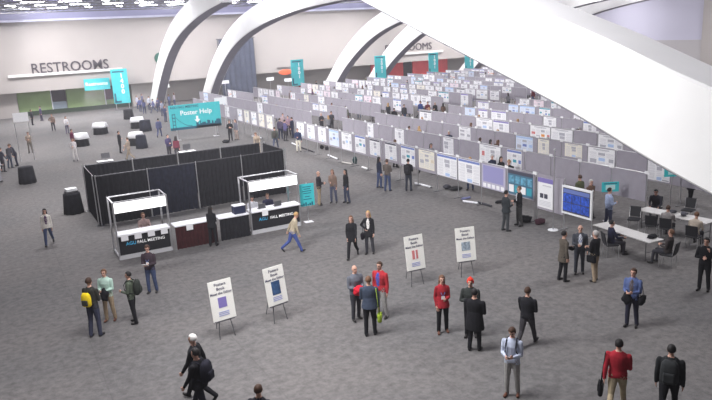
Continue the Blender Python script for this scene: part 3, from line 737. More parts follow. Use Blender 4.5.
# teal banners
def banner(x0, y0, x1, v_, zb, label, txt, hgt=None):
    a, b_ = on(x0, y0, 1, v_), on(x1, y0, 1, v_); W = b_.x-a.x; Z = a.z
    e = empty('teal_banner', (a.x, v_, 0), label=label, cat='banner')
    q = MB(); q.box(0, W, 0, .06, zb, Z, TEAL); s = q.build('banner_panel', e)
    L = Z-zb; n = len(txt); sz = L*.62/n
    for i, ch in enumerate(txt): text('lettering', ch, sz*1.15, LW, s, face_negv(W*.62, -.03, Z-L*.12-sz*(i+.5)), .01, bold=.02)
    q = MB(); q.box(W*.05, W*.16, -.012, 0, zb+.1, zb+L*.3, DTEAL); q.box(W*.05, W*.45, -.012, 0, zb+.1, zb+L*.08, DTEAL); q.box(W*.1, W*.8, -.012, 0, Z-L*.1, Z-L*.06, DTEAL); q.build('dark_print', s)
    for x in (W*.1, W*.9):
        q = MB(); q.cone((x, .1, 0), (x, .1, Z), .04, .04, STEEL, 8); q.build('pole', e)
    q = MB(); q.box(-.1, W+.1, -.3, .5, 0, .04, GSTEEL); q.build('foot', e)
    return e
banner(110, 69.5, 126.5, 93.2, on(120, 103.5, 1, 93.2).z, 'tall teal banner with white digits beside the cream wall end', '1400')
banner(290.5, 60, 303, 86, 1.6, 'tall teal banner between the second and third arches', '1801')
banner(374.5, 56, 385.5, 86, 1.4, 'tall teal banner standing before the white arch beside the red panels', '2001')
banner(428.5, 53, 438, 86, 1.4, 'tall teal banner beside the smaller RESTROOMS letters', '1001')
banner(464.8, 51, 473.5, 86, 1.4, 'tall teal banner closest to the huge arch leg edge', '1201')
a, b_ = on(83.5, 79.5, 1, 94.0), on(110.5, 88, 1, 94.0)
e = empty('teal_wall_sign', (a.x, 94.0, 0), label='horizontal teal sign under the RESTROOMS ledge', cat='sign')
q = MB(); q.box(0, b_.x-a.x, 0, .15, b_.z-.1, a.z, TEAL); s = q.build('sign_panel', e)
text('lettering', 'Restrooms', .62, LW, s, face_negv((b_.x-a.x)*.48, -.02, (a.z+b_.z)/2), .01, bold=.01)
q = MB(); q.box(.2, 3.0, .15, .5, b_.z+.3, b_.z+.4, STEEL); q.build('bracket', s)
# small teal signs by the tables
def teal_small(px, py, d, label):
    p = on(px, py, 1, d); e = empty('teal_sign_stand', (p.x, p.y, 0), R_(-28), label=label, cat='sign')
    q = MB(); q.box(-.36, .36, -.015, .015, p.z-.42, p.z, TEAL); q.box(-.2, .2, -.02, -.015, p.z-.33, p.z-.12, mat('pale_teal', (.5, .75, .75), .6)); q.box(-.28, .28, -.02, -.015, p.z-.08, p.z-.05, DTEAL); q.build('sign_panel', e)
    q = MB(); q.cone((0, .04, 0), (0, .04, p.z), .018, .018, STEEL, 8); q.box(-.2, .2, -.12, .2, 0, .015, STEEL); q.build('pole', e)
teal_small(610.5, 182, 19.6, 'small teal sign on a pole behind the white-framed blue display')
teal_small(673, 167, 18.8, 'small teal sign on a pole under the huge arch leg')

# ------------------------------------------------------------------ people
def mirror(v_, s): return Vector((v_[0]*s, v_[1], v_[2]))
ARM = {'down': ((.13, -.02, -1), (.04, .14, -1)), 'bent': ((.10, .12, -1), (-.5, .85, .08)), 'cross': ((.22, .2, -1), (-1, .45, .12)),
       'pocket': ((.18, -.12, -1), (-.12, .3, -1)), 'fwd': ((.1, .38, -1), (.0, .65, -1)), 'back': ((.13, -.42, -1), (.05, -.12, -1)),
       'up': ((.25, .6, -.5), (-.25, .45, .8)), 'hip': ((.62, -.2, -.8), (-.75, .35, -.55)), 'desk': ((.15, .5, -.9), (-.25, 1, -.1)), 'hold': ((.12, .05, -1), (-.1, 1, .1))}
LEG = {'stand': ((.07, .0), 4, 4), 'walk': ((.07, .0), 24, -18), 'sit': None}
def blob(prims, voxel=.014):
    """join closed shapes into one skin and give every face the material of the nearest source shape"""
    mb = MB()
    for (kind, args, mt) in prims: getattr(mb, kind)(*args, mt) if kind != 'ell' else mb.ell(args[0], args[1], mt, args[2] if len(args) > 2 else None, 12, 8)
    me = mb.mesh('src'); kd = kdtree.KDTree(len(me.vertices)*1+len(me.polygons)); mats = []
    n = 0; vm = [0]*len(me.vertices)
    for p in me.polygons:
        for vi in p.vertices: vm[vi] = p.material_index
    for v in me.vertices: kd.insert(v.co, n); mats.append(vm[v.index]); n += 1
    for p in me.polygons: kd.insert(p.center, n); mats.append(p.material_index); n += 1
    kd.balance()
    o = bpy.data.objects.new('src', me); C.objects.link(o)
    r = o.modifiers.new('r', 'REMESH'); r.mode = 'VOXEL'; r.voxel_size = voxel; r.use_smooth_shade = True
    s = o.modifiers.new('s', 'SMOOTH'); s.factor = .5; s.iterations = 2
    dg = bpy.context.evaluated_depsgraph_get(); out = bpy.data.meshes.new_from_object(o.evaluated_get(dg))
    bpy.data.objects.remove(o)
    out.materials.clear()
    for mt in mb.mats: out.materials.append(mt)
    idx = [mats[kd.find(p.center)[1]] for p in out.polygons]
    out.polygons.foreach_set('material_index', idx); out.polygons.foreach_set('use_smooth', [True]*len(idx)); out.update()
    return out
def capsule(mb_prims, p0, p1, r0, r1, mt):
    p0, p1 = Vector(p0), Vector(p1); d = (p1-p0); L = d.length; d.normalize(); pts = []; rr = []
    for k_ in (-.95, -.6, 0): pts.append(p0+d*r0*k_); rr.append(r0*math.sqrt(1-k_*k_))
    pts.append(p0.lerp(p1, .35)); rr.append(r0*.65+r1*.35+.004)
    pts.append(p0.lerp(p1, .7)); rr.append(r0*.3+r1*.7)
    for k_ in (0, .6, .95): pts.append(p1+d*r1*k_); rr.append(r1*math.sqrt(1-k_*k_))
    mb_prims.append(('tube', (pts, rr), mt))
def body_mesh(top, legs, shoes, skin, arms=('down', 'down'), leg='stand', lean=0, head=(0, 0), coat=0, bulk=1.0, female=False, inner=None, bare=False, voxel=.014, gloves=None):
    P = []; bulk = bulk*(1.04 if female else 1.10)
    sit = leg == 'sit'
    hipz = .50 if sit else .93
    k_sh = .148 if female else .172
    L = Matrix.Translation((0, 0, hipz)) @ Matrix.Rotation(-R_(lean), 4, 'X')
    def T(x, y, z): return L @ Vector((x, y, z-.93))
    # torso loft in torso space
    n = 16
    prof = [(.90, .155, .115, .0), (.97, .168 if not female else .172, .12, 0), (1.07, .148 if not female else .132, .108, 0), (1.18, .162 if not female else .142, .115, .005), (1.30, .178 if not female else .155, .122, .008),
            (1.39, .175 if not female else .152, .105, 0), (1.45, .12, .08, -.005), (1.49, .07, .06, -.005)]
    rings = [[T(rx*bulk*math.cos(t*2*math.pi/n), ry*bulk*math.sin(t*2*math.pi/n)+oy, z) for t in range(n)] for z, rx, ry, oy in prof]
    P.append(('loft', (rings,), top))
    if inner:      # shirt showing in the open front of a jacket
        P.append(('ell', (T(0, .10*bulk, 1.26), (.045, .035, .2)), inner))
    if coat:
        zb = .93-coat; rg = [[T((.165+.03*q_)*bulk*math.cos(t*2*math.pi/n), (.13+.03*q_)*bulk*math.sin(t*2*math.pi/n), z) for t in range(n)] for z, q_ in ((zb, 1.2), ((zb+1.0)/2, .8), (1.02, 0), (1.12, -.4))]
        if not sit: P.append(('loft', (rg,), top))
    # neck and head
    hz = Vector((0, .015, 1.635)); hc = L @ (hz-Vector((0, 0, .93)))
    Mh = (L.to_3x3() @ Matrix.Rotation(R_(-head[1]), 3, 'Z') @ Matrix.Rotation(-R_(head[0]), 3, 'X'))
    capsule(P, T(0, -.005, 1.44), hc+Mh @ Vector((0, -.01, -.05)), .055, .052, skin)
    def Hd(x, y, z): return hc+Mh @ Vector((x, y, z))
    P.append(('ell', (Hd(0, -.008, .015), (.076, .094, .098), Mh), skin)); P.append(('ell', (Hd(0, .022, -.045), (.056, .062, .07), Mh), skin))
    P.append(('ell', (Hd(0, .055, -.095), (.026, .024, .02), Mh), skin))
    P.append(('tube', ([Hd(0, .082, .015), Hd(0, .100, -.022), Hd(0, .088, -.034)], [.009, .015, .012]), skin))
    for s in (-1, 1):
        P.append(('ell', (Hd(s*.078, -.01, -.012), (.014, .02, .032), Mh), skin))
        P.append(('ell', (Hd(s*.03, .079, .012), (.015, .012, .009), Mh), EYE))
    P.append(('ell', (Hd(0, .082, -.062), (.024, .01, .008), Mh), LIP))
    info = {'hc': hc, 'Mh': Mh, 'L': L, 'hands': []}
    # arms
    for s, a in ((1, arms[0]), (-1, arms[1])):
        ud, fd = ARM[a]; sh = T(s*k_sh*bulk, 0, 1.385)
        Lr = L.to_3x3()
        el = sh+(Lr @ mirror(ud, s).normalized())*.285; fdv = (Lr @ mirror(fd, s)).normalized(); wr = el+fdv*.245
        capsule(P, sh, el, .056*bulk, .044*bulk, top); capsule(P, el, wr-fdv*.0, .044*bulk, .034*bulk, skin if bare else top)
        hd = fdv; side = Vector((s*-1, .2, 0)); side = (side-hd*side.dot(hd)).normalized(); nrm = hd.cross(side).normalized()
        palm = wr+hd*.055
        hm = gloves or skin
        Mx = Matrix((side, hd, nrm)).transposed()
        width = nrm
        P.append(('ell', (palm, (.018, .052, .042), Mx), hm))
        for f_, (o_, ln) in enumerate(((-.031, .058), (-.011, .068), (.010, .064), (.030, .05))):
            b0 = palm+hd*.035+width*o_; b1 = b0+hd*ln*.55+side*.006; b2_ = b1+(hd*.75+side*.6)*ln*.5
            P.append(('tube', ([b0, b1, b2_], [.0105, .0100, .0085]), hm))
        t0 = palm-hd*.02+width*-.03*1; t1 = t0+hd*.035+width*-.03; P.append(('tube', ([t0, t1, t1+hd*.028], [.013, .012, .010]), hm))
        info['hands'].append(palm+hd*.03)
    # legs
    for s in (1, -1):
        hp = L @ Vector((s*.088, 0, -.02))
        if sit:
            kn = hp+Vector((s*.05, .43, -.0)); an = Vector((kn.x, kn.y-.03*s+.02, .09))
            capsule(P, hp, kn, .088*bulk, .062, legs); capsule(P, kn, an, .06, .043, legs)
            ft = Vector((0, 1, 0))
        else:
            a = (LEG[leg][1] if s > 0 else LEG[leg][2])
            a = R_(a); bend = R_(6 if leg == 'stand' else (4 if a > 0 else 34))
            if leg == 'stand': a = R_(3*s)
            dn = Vector((s*.05, math.sin(a), -math.cos(a))).normalized(); kn = hp+dn*.42
            c = a-bend; dn2 = Vector((s*.03, math.sin(c), -math.cos(c))).normalized(); an = kn+dn2*.41
            capsule(P, hp, kn, .094*bulk, .068, legs); capsule(P, kn, an, .066, .057, legs)
            ft = Vector((s*.15, math.cos(c), math.sin(c))).normalized()
            if an.z < .08: an.z = .08
        if leg == 'walk' and an.z > .1: toe = an+ft*.17+Vector((0, 0, -.05))
        else: ft.z = 0; an.z = .085; toe = an+ft.normalized()*.17+Vector((0, 0, -.045))
        P.append(('tube', ([an-ft*.06+Vector((0, 0, -.04)), an+Vector((0, 0, -.035)), toe-ft*.05+Vector((0,0,.0)), toe], [.034, .043, .042, .028]), shoes))
    me = blob(P, voxel)
    zmin = min(v.co.z for v in me.vertices)
    return me, info, zmin
def hair_part(info, style, mt, parent):
    Mh, hc = info['Mh'], info['hc']
    def fn(p):
        face = p.y > .35 and p.z < .42
        k = 1.0
        if face: return .72
        if p.z < -.45 and style != 'long': return .72
        return k+.02*math.sin(9*p.x)*math.sin(7*p.z)
    m = MB(); sz = (.088, .106, .112) if style != 'beanie' else (.096, .115, .125)
    m.ell(hc+Mh @ Vector((0, -.012, .02)), sz, mt, Mh, 22, 16, fn)
    if style == 'beanie': m.ell(hc+Mh @ Vector((0, -.012, .15)), (.02, .02, .02), mt, Mh)
    if style == 'long':
        L3 = Mh; rings = []; n = 14
        for z, rx, ry, y in ((.06, .07, .055, -.045), (-.03, .092, .06, -.05), (-.12, .1, .055, -.06), (-.21, .1, .045, -.075), (-.27, .07, .03, -.085)):
            rings.append([hc+L3 @ Vector((rx*math.cos(t*2*math.pi/n), y+ry*math.sin(t*2*math.pi/n), z)) for t in range(n)])
        m.loft(rings, mt)
    nm = 'knit_cap' if style == 'beanie' else 'hair'
    return m.build(nm, parent, True)
def rzface(face, px=356):
    bear = math.degrees(YAW)+math.degrees(math.atan((px-356)/FOC))
    return R_(-(bear+face))
PEOPLE = []
def person(px, py, face, label, top, legs, hair='brown', hs='short', z=0, shoes=None, skin=None, scale=1.0, badge=False, loc=None, collar=None, **kw):
    p = Vector(loc) if loc else at(px, py, z)
    me, info, zmin = body_mesh(cloth(top), cloth(legs), shoes or SHOE, skin or SKIN, **kw)
    o = bpy.data.objects.new('person', me); C.objects.link(o)
    o.location = (p.x, p.y, z-zmin*scale+.001); o.rotation_euler = (0, 0, rzface(face, px)); o.scale = (scale,)*3
    tag(o, label, 'person')
    if hair: hair_part(info, hs, HAIR[hair] if hair in HAIR else cloth(hair), o)
    if badge:
        q = MB(); c = info['L'] @ Vector((0, .15, 1.16-.93)); q.box(c.x-.05, c.x+.05, c.y-.004, c.y+.006, c.z-.07, c.z+.02, PAPER)
        q.tube([c+Vector((.0, 0, .02)), info['L'] @ Vector((.05, .135, .32)), info['L'] @ Vector((.07, .05, .53))], .006, PM['blue']); q.tube([c+Vector((0, 0, .02)), info['L'] @ Vector((-.05, .135, .32)), info['L'] @ Vector((-.07, .05, .53))], .006, PM['blue'])
        q.build('badge', o)
    o['_i'] = 0; del o['_i']
    PEOPLE.append((o, info)); return o, info
def world_pt(o, v_):
    return Matrix.Translation(o.location) @ o.rotation_euler.to_matrix().to_4x4() @ Matrix.Diagonal((*o.scale, 1)) @ v_
def backpack(o, info, col, label, big=1.0, col2=None):
    base = world_pt(o, info['L'] @ Vector((0, -.20, .06)))
    e = empty('backpack', base, o.rotation_euler.z, label=label, cat='backpack')
    q = MB(); w_ = .16*big; pr_ = [(0, .8, .06), (.05, 1, .09), (.25, 1, .1), (.38, .9, .085), (.45, .6, .05)]
    n = 16; rings = []
    for z, kx, ky in pr_:
        rings.append([(math.copysign(abs(math.cos(t*2*math.pi/n))**.6, math.cos(t*2*math.pi/n))*w_*kx, -.02+math.copysign(abs(math.sin(t*2*math.pi/n))**.7, math.sin(t*2*math.pi/n))*ky*big, z*big) for t in range(n)])
    q.loft(rings, cloth(col)); q.build('bag_body', e, True)
    q = MB(); q.box(-.11*big, .11*big, -.15*big, -.09*big, .05, .24*big, cloth(col2 or col), bev=.03); q.build('front_pocket', e)
    for s in (-1, 1):
        q = MB(); q.tube([(s*.08, .07, .42), (s*.10, .16, .485), (s*.115, .27, .46), (s*.12, .345, .34), (s*.13, .33, .2), (s*.17, .22, .1), (s*.14, .06, .06)], .016, cloth(col2 or col), 6); q.build('strap', e, True)
    q = MB(); q.tube([(-.03, .0, .44*big), (-.03, .0, .48*big), (.03, .0, .48*big), (.03, .0, .44*big)], .007, cloth(col2 or col), 6); q.build('grab_handle', e)
    return e
def lump(loc, size, mt, label, cat, nm, seed=0, rz=0, amp=.18, flat=False):
    rn = random.Random(seed); a = [rn.uniform(0, 6) for _ in range(6)]
    q = MB(); q.ell((0, 0, size[2]), size, mt, None, 26, 16, lambda p: 1+amp*math.sin(4*p.x+a[0])*math.sin(5*p.z+a[1])+amp*.6*math.sin(9*p.y+a[2])*math.cos(7*p.x+a[3]))
    o = q.build(nm, smooth=True, loc=loc, rz=rz); tag(o, label, cat); return o
def held_coat(o, info, hand, col, label, seed=1, size=(.13, .1, .2), drop=.34, nm='coat', cat='coat', dx=0):
    h = world_pt(o, info['hands'][hand]+Vector((dx, -.03, -drop))); return lump(h, size, cloth(col), label, cat, nm, seed, o.rotation_euler.z)
def bag(o, info, side, col, label, z=.72, nm='shoulder_bag', off=.25, sz=(.06, .16, .12)):
    b0 = world_pt(o, Vector((side*off, -.02, z)))
    e = empty(nm, b0, o.rotation_euler.z, label=label, cat='bag')
    q = MB(); q.box(-sz[0], sz[0], -sz[1], sz[1], 0, sz[2]*2, cloth(col), bev=.035); q.build('bag_body', e, True)
    q = MB(); q.box(side*sz[0]-.012, side*sz[0]+.012, -sz[1]+.02, sz[1]-.02, sz[2]*.9, sz[2]*2, cloth(col), bev=.01); q.build('flap', e)
    q = MB()
    top = 1.44-z if off > .2 else .4
    q.tube([(0, sz[1]-.02, sz[2]*1.9), (-side*.04, .09, top*.7), (-side*.07, .03, top), (-side*.07, -.05, top), (-side*.04, -.1, top*.7), (0, -sz[1]+.02, sz[2]*1.9)], .01, cloth(col), 6); q.build('strap', e, True)
    return e
def paper_in(o, info, label, hand=0, sz=(.1, .14)):
    a, b_ = info['hands']; c = world_pt(o, (a+b_)/2+Vector((0, .04, .02)) if hand == 2 else info['hands'][hand]+Vector((0, .05, .03)))
    q = MB(); q.box(-sz[0], sz[0], -.004, .004, -sz[1]/2, sz[1]/2, PAPER, Matrix.Rotation(R_(-50), 4, 'X')); tag(q.build('paper', loc=c, rz=o.rotation_euler.z), label, 'paper')

BLK = (.014, .014, .017); NAVY = (.02, .025, .055); JEAN = (.055, .075, .15); KHAKI = (.36, .27, .18); CHAR = (.05, .05, .06)
DK = (.03, .028, .035)
# open floor, left
person(50, 245, 185, 'woman in a cream jacket and jeans walking alone on open carpet', (.72, .68, .62), JEAN, 'black', 'long', leg='walk', female=True, inner=cloth((.1, .05, .12)), coat=.06, scale=.98)
o, i = person(153, 293, 200, 'man in dark jacket and jeans reading a paper below the first booth', (.05, .035, .045), JEAN, 'brown', arms=('bent', 'bent'), badge=True, head=(18, 0), scale=1.0)
paper_in(o, i, 'white paper held by the man below the first booth', 2)
o, i = person(97, 336, 35, 'man in a black jacket and jeans wearing a yellow backpack', (.04, .04, .035), (.05, .055, .09), 'brown', arms=('bent', 'bent'), scale=1.06)
backpack(o, i, (.85, .62, .02), 'bright yellow backpack worn by the man in black', .92, (.05, .05, .04))
o, i = person(111, 321, 205, 'man in a mint shirt and khaki trousers holding a black coat', (.42, .58, .5), KHAKI, 'ginger', arms=('bent', 'bent'), scale=.99, shoes=BSHOE)
held_coat(o, i, 1, BLK, 'black coat over the arm of the man in the mint shirt', 3)
o, i = person(135, 323, 285, 'man in an olive jacket and black trousers with black backpack, facing his two friends', (.09, .11, .08), BLK, 'black', arms=('pocket', 'bent'), scale=.97)
backpack(o, i, (.03, .035, .03), 'black backpack on the man in the olive jacket', 1.0)
person(200, 400, 290, 'white-haired man in a black coat walking off at the bottom edge', BLK, BLK, 'white', arms=('back', 'fwd'), leg='walk', bulk=1.1, coat=.15, scale=1.02)
o, i = person(203, 417, 300, 'dark-haired person in black following the white-haired man', BLK, (.02, .02, .03), 'black', arms=('down', 'fwd'), leg='walk', coat=.1, bulk=1.05, scale=1.02)
backpack(o, i, (.02, .02, .028), 'black backpack worn behind the white-haired man', 1.1)
person(265, 462, 20, 'brown-haired person whose head just shows at the bottom edge', DK, DK, 'brown', scale=1.0)
# booths
o, i = person(214, 246, 20, 'woman in black standing at the maroon draped counter', BLK, BLK, 'black', 'long', female=True, arms=('bent', 'bent'), coat=.1, scale=.99)
person(148, 230, 170, 'person in a pink-grey shirt seated behind the first booth counter', (.5, .36, .34), CHAR, 'ginger', leg='sit', arms=('desk', 'desk'), loc=(5.15, 29.1, 0), z=.1)
person(258, 208, 170, 'person in a white shirt seated behind the second booth laptop', (.6, .6, .65), CHAR, 'black', leg='sit', arms=('desk', 'desk'), loc=(10.0, 28.9, 0), head=(25, 0), z=.1)
person(275, 205, 175, 'person in dark clothes seated behind the second booth laptop', (.04, .04, .08), CHAR, 'brown', leg='sit', arms=('desk', 'desk'), loc=(10.75, 28.9, 0), z=.1)
person(294, 252, 80, 'person in a tan top and blue trousers walking past the second booth', (.42, .36, .26), (.06, .09, .28), 'blond', leg='walk', lean=16, arms=('fwd', 'back'), scale=.98)
person(608, 229, 60, 'person in a pale blue shirt behind the framed blue display end', (.35, .42, .6), (.06, .07, .12), 'black', arms=('bent', 'down'))
# three by the drape end
person(320, 205, 100, 'bald man in a dark jacket and tan trousers beside the teal stand', DK, (.38, .30, .2), None, arms=('bent', 'bent'), scale=1.0, hs='short')
person(334, 203, 200, 'woman in a brown patterned top, middle of the three by the teal stand', (.22, .15, .12), (.08, .09, .14), 'ginger', 'long', female=True, arms=('bent', 'down'))
person(347, 203, 240, 'woman with long dark hair, in black, third of the group by the teal stand', BLK, (.05, .06, .1), 'black', 'long', female=True, arms=('down', 'down'))
o, i = person(353, 258, 190, 'woman with blond hair in a black coat and black trousers, walking', BLK, BLK, 'ginger', 'long', female=True, leg='walk', arms=('pocket', 'fwd'), coat=.18)
o, i = person(370, 254, 195, 'blond woman in a black coat over a white shirt, carrying a bag', BLK, CHAR, 'blond', 'long', female=True, arms=('hip', 'down'), inner=cloth((.7, .68, .66)), coat=.2)
bag(o, i, 1, (.025, .02, .03), 'black handbag hanging from the blond woman', .6)
# three in the centre
o, i = person(357, 320, 150, 'bald man in grey jacket with red coat over his arm', (.14, .15, .18), CHAR, None, arms=('bent', 'bent'), bulk=1.08)
held_coat(o, i, 0, (.6, .02, .04), 'red coat carried by the bald man in grey', 5, (.16, .12, .15), .22)
o, i = person(371, 335, 5, 'man in a navy jacket seen from behind with a green bag', (.05, .065, .1), BLK, 'ginger', arms=('down', 'bent'), coat=.1, bulk=1.06, scale=1.02)
bag(o, i, 1, (.3, .42, .04), 'lime green bag carried by the man in navy', .42, 'tote_bag', .27, (.06, .13, .13))
o, i = person(382, 318, 215, 'man in a red jacket, blue shirt and pale grey trousers', (.40, .03, .04), (.38, .37, .36), 'brown', arms=('pocket', 'down'), inner=cloth((.06, .1, .42)), bulk=1.06, scale=1.03, shoes=SHOE)
# centre right
person(443, 333, 170, 'woman in a red coat, black leggings and brown boots', (.32, .022, .032), BLK, 'ginger', 'long', female=True, arms=('pocket', 'bent'), badge=True, shoes=BSHOE, coat=.12)
person(471, 337, 190, 'person in a red knit cap and dark jacket facing the camera', (.035, .04, .038), BLK, (.75, .05, .03), 'beanie', arms=('cross', 'bent'), bulk=1.05)
person(475, 350, 20, 'person in black clothes with the back turned to us, before the red cap', BLK, BLK, 'black', coat=.3, bulk=1.2, arms=('bent', 'bent'), scale=1.0)
person(527, 346, 20, 'man in a black jumper and grey trousers walking away', (.018, .018, .022), (.06, .058, .065), 'brown', leg='walk', arms=('bent', 'fwd'), bulk=1.05)
o, i = person(512, 396, 195, 'man in a pale blue shirt looking at his phone, with backpack', (.5, .55, .68), (.33, .32, .31), 'brown', arms=('bent', 'bent'), head=(32, 0), shoes=BSHOE)
backpack(o, i, (.03, .03, .04), 'dark backpack worn over the pale blue shirt', .85)
q = MB(); c = world_pt(o, (i['hands'][0]+i['hands'][1])/2+Vector((0, .05, .02))); q.box(-.035, .035, -.004, .004, -.07, .07, GSTEEL, Matrix.Rotation(R_(-50), 4, 'X'), .003); tag(q.build('phone', loc=c, rz=o.rotation_euler.z), 'small dark phone held by the man in the pale blue shirt', 'phone')
# trio near tables
o, i = person(563, 281, 60, 'man in an olive coat and black trousers holding a dark hat, in the trio', (.10, .085, .07), BLK, 'black', arms=('pocket', 'bent'), coat=.22)
lump(world_pt(o, i['hands'][1]+Vector((0, .02, -.1))), (.12, .1, .07), cloth(BLK), 'dark hat held by the man in the olive coat', 'hat', 'hat', 4)
o, i = person(579, 274, 175, 'bald man in a grey suit and pale shirt, middle of the trio', (.06, .065, .08), (.05, .055, .07), None, arms=('bent', 'down'), inner=cloth((.6, .62, .7)), badge=True)
o, i = person(594, 281, 300, 'man in a black jacket and tan trousers with a shoulder bag', BLK, (.36, .28, .2), 'grey', arms=('bent', 'bent'), bulk=1.08)
bag(o, i, -1, (.012, .012, .016), 'black shoulder bag on the man in tan trousers', .72)
o, i = person(631, 327, 200, 'person in a blue denim jacket carrying a black coat and bag', (.10, .14, .30), (.03, .03, .05), 'brown', arms=('bent', 'bent'), inner=cloth((.12, .1, .1)))
held_coat(o, i, 0, BLK, 'black coat carried by the person in denim', 8, (.13, .11, .17), .34)
bag(o, i, -1, (.015, .015, .018), 'black shoulder bag on the person in denim', .74)
o, i = person(616, 411, 5, 'man in a red jacket and khaki trousers walking away with a bag', (.34, .022, .035), (.40, .33, .22), 'black', leg='walk', arms=('bent', 'back'), bulk=1.1, scale=1.02)
bag(o, i, -1, (.012, .012, .018), 'black briefcase carried by the man in red', .42, 'briefcase', .33, (.05, .17, .14))
o, i = person(667, 418, 5, 'man in black walking away with a black backpack, below the denim person', (.022, .024, .026), BLK, 'black', leg='walk', arms=('down', 'down'), bulk=1.12, scale=1.02)
backpack(o, i, (.035, .038, .04), 'large black backpack on the man walking away at the bottom edge', 1.15)
person(703, 291, 200, 'man in black standing near the tables at the picture edge', BLK, BLK, 'black', arms=('cross', 'up'), bulk=1.05)
person(690, 205, 120, 'person in a dark coat under the huge arch leg', (.02, .02, .03), BLK, 'black', arms=('bent', 'bent'), coat=.2)
# front of the boards
o, i = person(506, 231, 60, 'man in a dark coat talking before the dark poster of sea pictures', (.03, .035, .04), (.05, .055, .06), 'black', arms=('bent', 'pocket'), coat=.1)
person(519, 226, 250, 'man with a white shirt under a black jacket before the dark poster of sea pictures', BLK, (.07, .07, .07), 'ginger', arms=('bent', 'bent'), inner=cloth((.7, .7, .75)))
o, i = person(409, 191, 20, 'man in black with a dark backpack studying the black-titled posters', BLK, (.03, .035, .05), 'black', arms=('bent', 'bent'))
backpack(o, i, (.025, .025, .03), 'dark backpack on the man studying the black-titled posters', .95)
person(388, 191, 30, 'man in a brown top and jeans reading posters beside a friend', (.12, .1, .09), JEAN, 'brown', arms=('bent', 'cross'))
person(380, 188, 60, 'woman in black and jeans reading posters, beside the man in brown', (.02, .025, .05), JEAN, 'black', 'long', female=True)
person(299, 152, 180, 'man in a navy jacket and cream trousers standing alone at the boards', (.02, .03, .075), (.62, .58, .5), 'brown', arms=('bent', 'down'))
o, i = person(276, 149, 10, 'person in olive with a backpack walking to the cross aisle', (.08, .09, .08), (.06, .07, .11), 'brown', leg='walk')
backpack(o, i, (.05, .045, .04), 'olive backpack heading for the cross aisle', .95)
person(231, 141, 170, 'person in black standing in the pair at the front boards', BLK, BLK, 'brown', arms=('cross', 'cross'))
person(237, 140, 240, 'person in a grey top and tan skirt, other one of the pair', (.14, .14, .18), (.32, .25, .22), 'ginger', 'long', female=True)
person(259, 154, 200, 'person in a tan top leaning by the front boards', (.35, .28, .22), (.4, .35, .3), 'ginger', lean=30, arms=('fwd', 'fwd'))
for k_, (x, y, t, l, h) in enumerate(((281, 139, (.12, .1, .16), NAVY, 'brown'), (286, 141, (.1, .09, .2), DK, 'black'), (289, 136, (.3, .2, .25), DK, 'black'), (293, 138, NAVY, NAVY, 'brown'), (284, 133, (.45, .35, .36), DK, 'black'))):
    person(x, y, (20, 60, 200, 300, 150)[k_], ('person in dusky purple', 'person in deep violet', 'person in faded rose', 'person in navy', 'person in pale pink')[k_]+' among the crowd in the cross aisle', t, l, h, arms=('bent', 'down'))
# far left
LF = [(31, 153, 190, 'man in a tan jacket standing near the white header board posts', (.40, .30, .22), (.2, .18, .15), 'brown'),
 (40, 124, 100, 'person in dark clothes at the edge of the green panels', DK, DK, 'black'), (41, 122, 250, '', 0, 0, 0)]
person(31, 153, 190, 'man in a tan jacket standing near the white header board posts', (.34, .27, .22), (.2, .18, .16), 'brown', arms=('bent', 'bent'))
person(33, 125, 120, 'person in dark clothes nearest the cream wall before the green panels', DK, DK, 'brown')
person(42, 121, 250, 'person in dull violet before the green panels', (.1, .08, .16), (.06, .05, .09), 'black')
person(54, 131, 190, 'man in tan and dark bag, beside the woman in white before the panels', (.22, .15, .12), DK, 'ginger', arms=('hip', 'down'))
person(68, 134, 160, 'woman in a white top standing before the green panels', (.65, .62, .64), (.09, .08, .12), 'brown', 'long', female=True, arms=('bent', 'down'))
o, i = person(76, 161, 200, 'woman in white and maroon standing at a white-topped cocktail table', (.62, .58, .6), (.5, .47, .47), 'brown', 'long', female=True, arms=('hip', 'bent'))
person(74, 150, 120, 'person in maroon behind the white-topped cocktail table', (.12, .02, .05), (.05, .04, .06), 'black')
person(121, 153, 110, 'man all in black facing the man in tan behind the drapes', (.01, .01, .013), (.012, .012, .014), 'black', arms=('cross', 'hip'))
person(130, 160, 300, 'man in a tan jacket walking behind the drape wall', (.3, .24, .19), (.26, .21, .16), 'brown', leg='walk', arms=('bent', 'fwd'))
person(160, 137, 10, 'person in blue-grey walking to the teal help sign', (.09, .1, .2), (.07, .08, .17), 'black', leg='walk')
person(170, 158, 150, 'person in dark violet behind the rear drape wall', (.05, .04, .1), DK, 'black', arms=('bent', 'down'))
person(178, 160, 10, 'woman in maroon behind the rear drape wall', (.15, .03, .05), DK, 'black', 'long', female=True)
for k_, (x, y, t, l, lb) in enumerate(((4, 172, (.05, .05, .07), DK, 'black coat'), (11, 168, (.09, .085, .1), (.06, .07, .1), 'grey top'), (17, 166, (.03, .03, .045), (.03, .03, .05), 'navy top, leaning'), (1, 182, (.45, .45, .48), (.3, .3, .33), 'pale top'))):
    person(x, y, (60, 40, 280, 120)[k_], 'person in a %s in the cluster by the white header posts' % lb, t, l, ('black', 'ginger', 'black', 'brown')[k_], arms=('fwd', 'bent'), lean=(0, 14, 22, 0)[k_])
crowd = [(141, 112), (145, 114), (150, 110), (154, 113), (159, 112), (163, 116), (166, 122), (138, 109), (174, 120), (175, 106), (170, 108), (143, 107)]
cc = [(.12, .14, .3), (.08, .09, .2), (.6, .62, .7), (.15, .16, .32), (.1, .1, .2), (.3, .32, .42), (.06, .07, .14), (.5, .5, .6), (.2, .1, .14), (.4, .36, .4), (.1, .12, .2), (.14, .14, .22)]
cn = ['dusty blue', 'deep blue', 'white', 'slate blue', 'navy', 'grey-blue', 'black-blue', 'pale grey', 'plum', 'dove grey', 'steel blue', 'smoke grey']
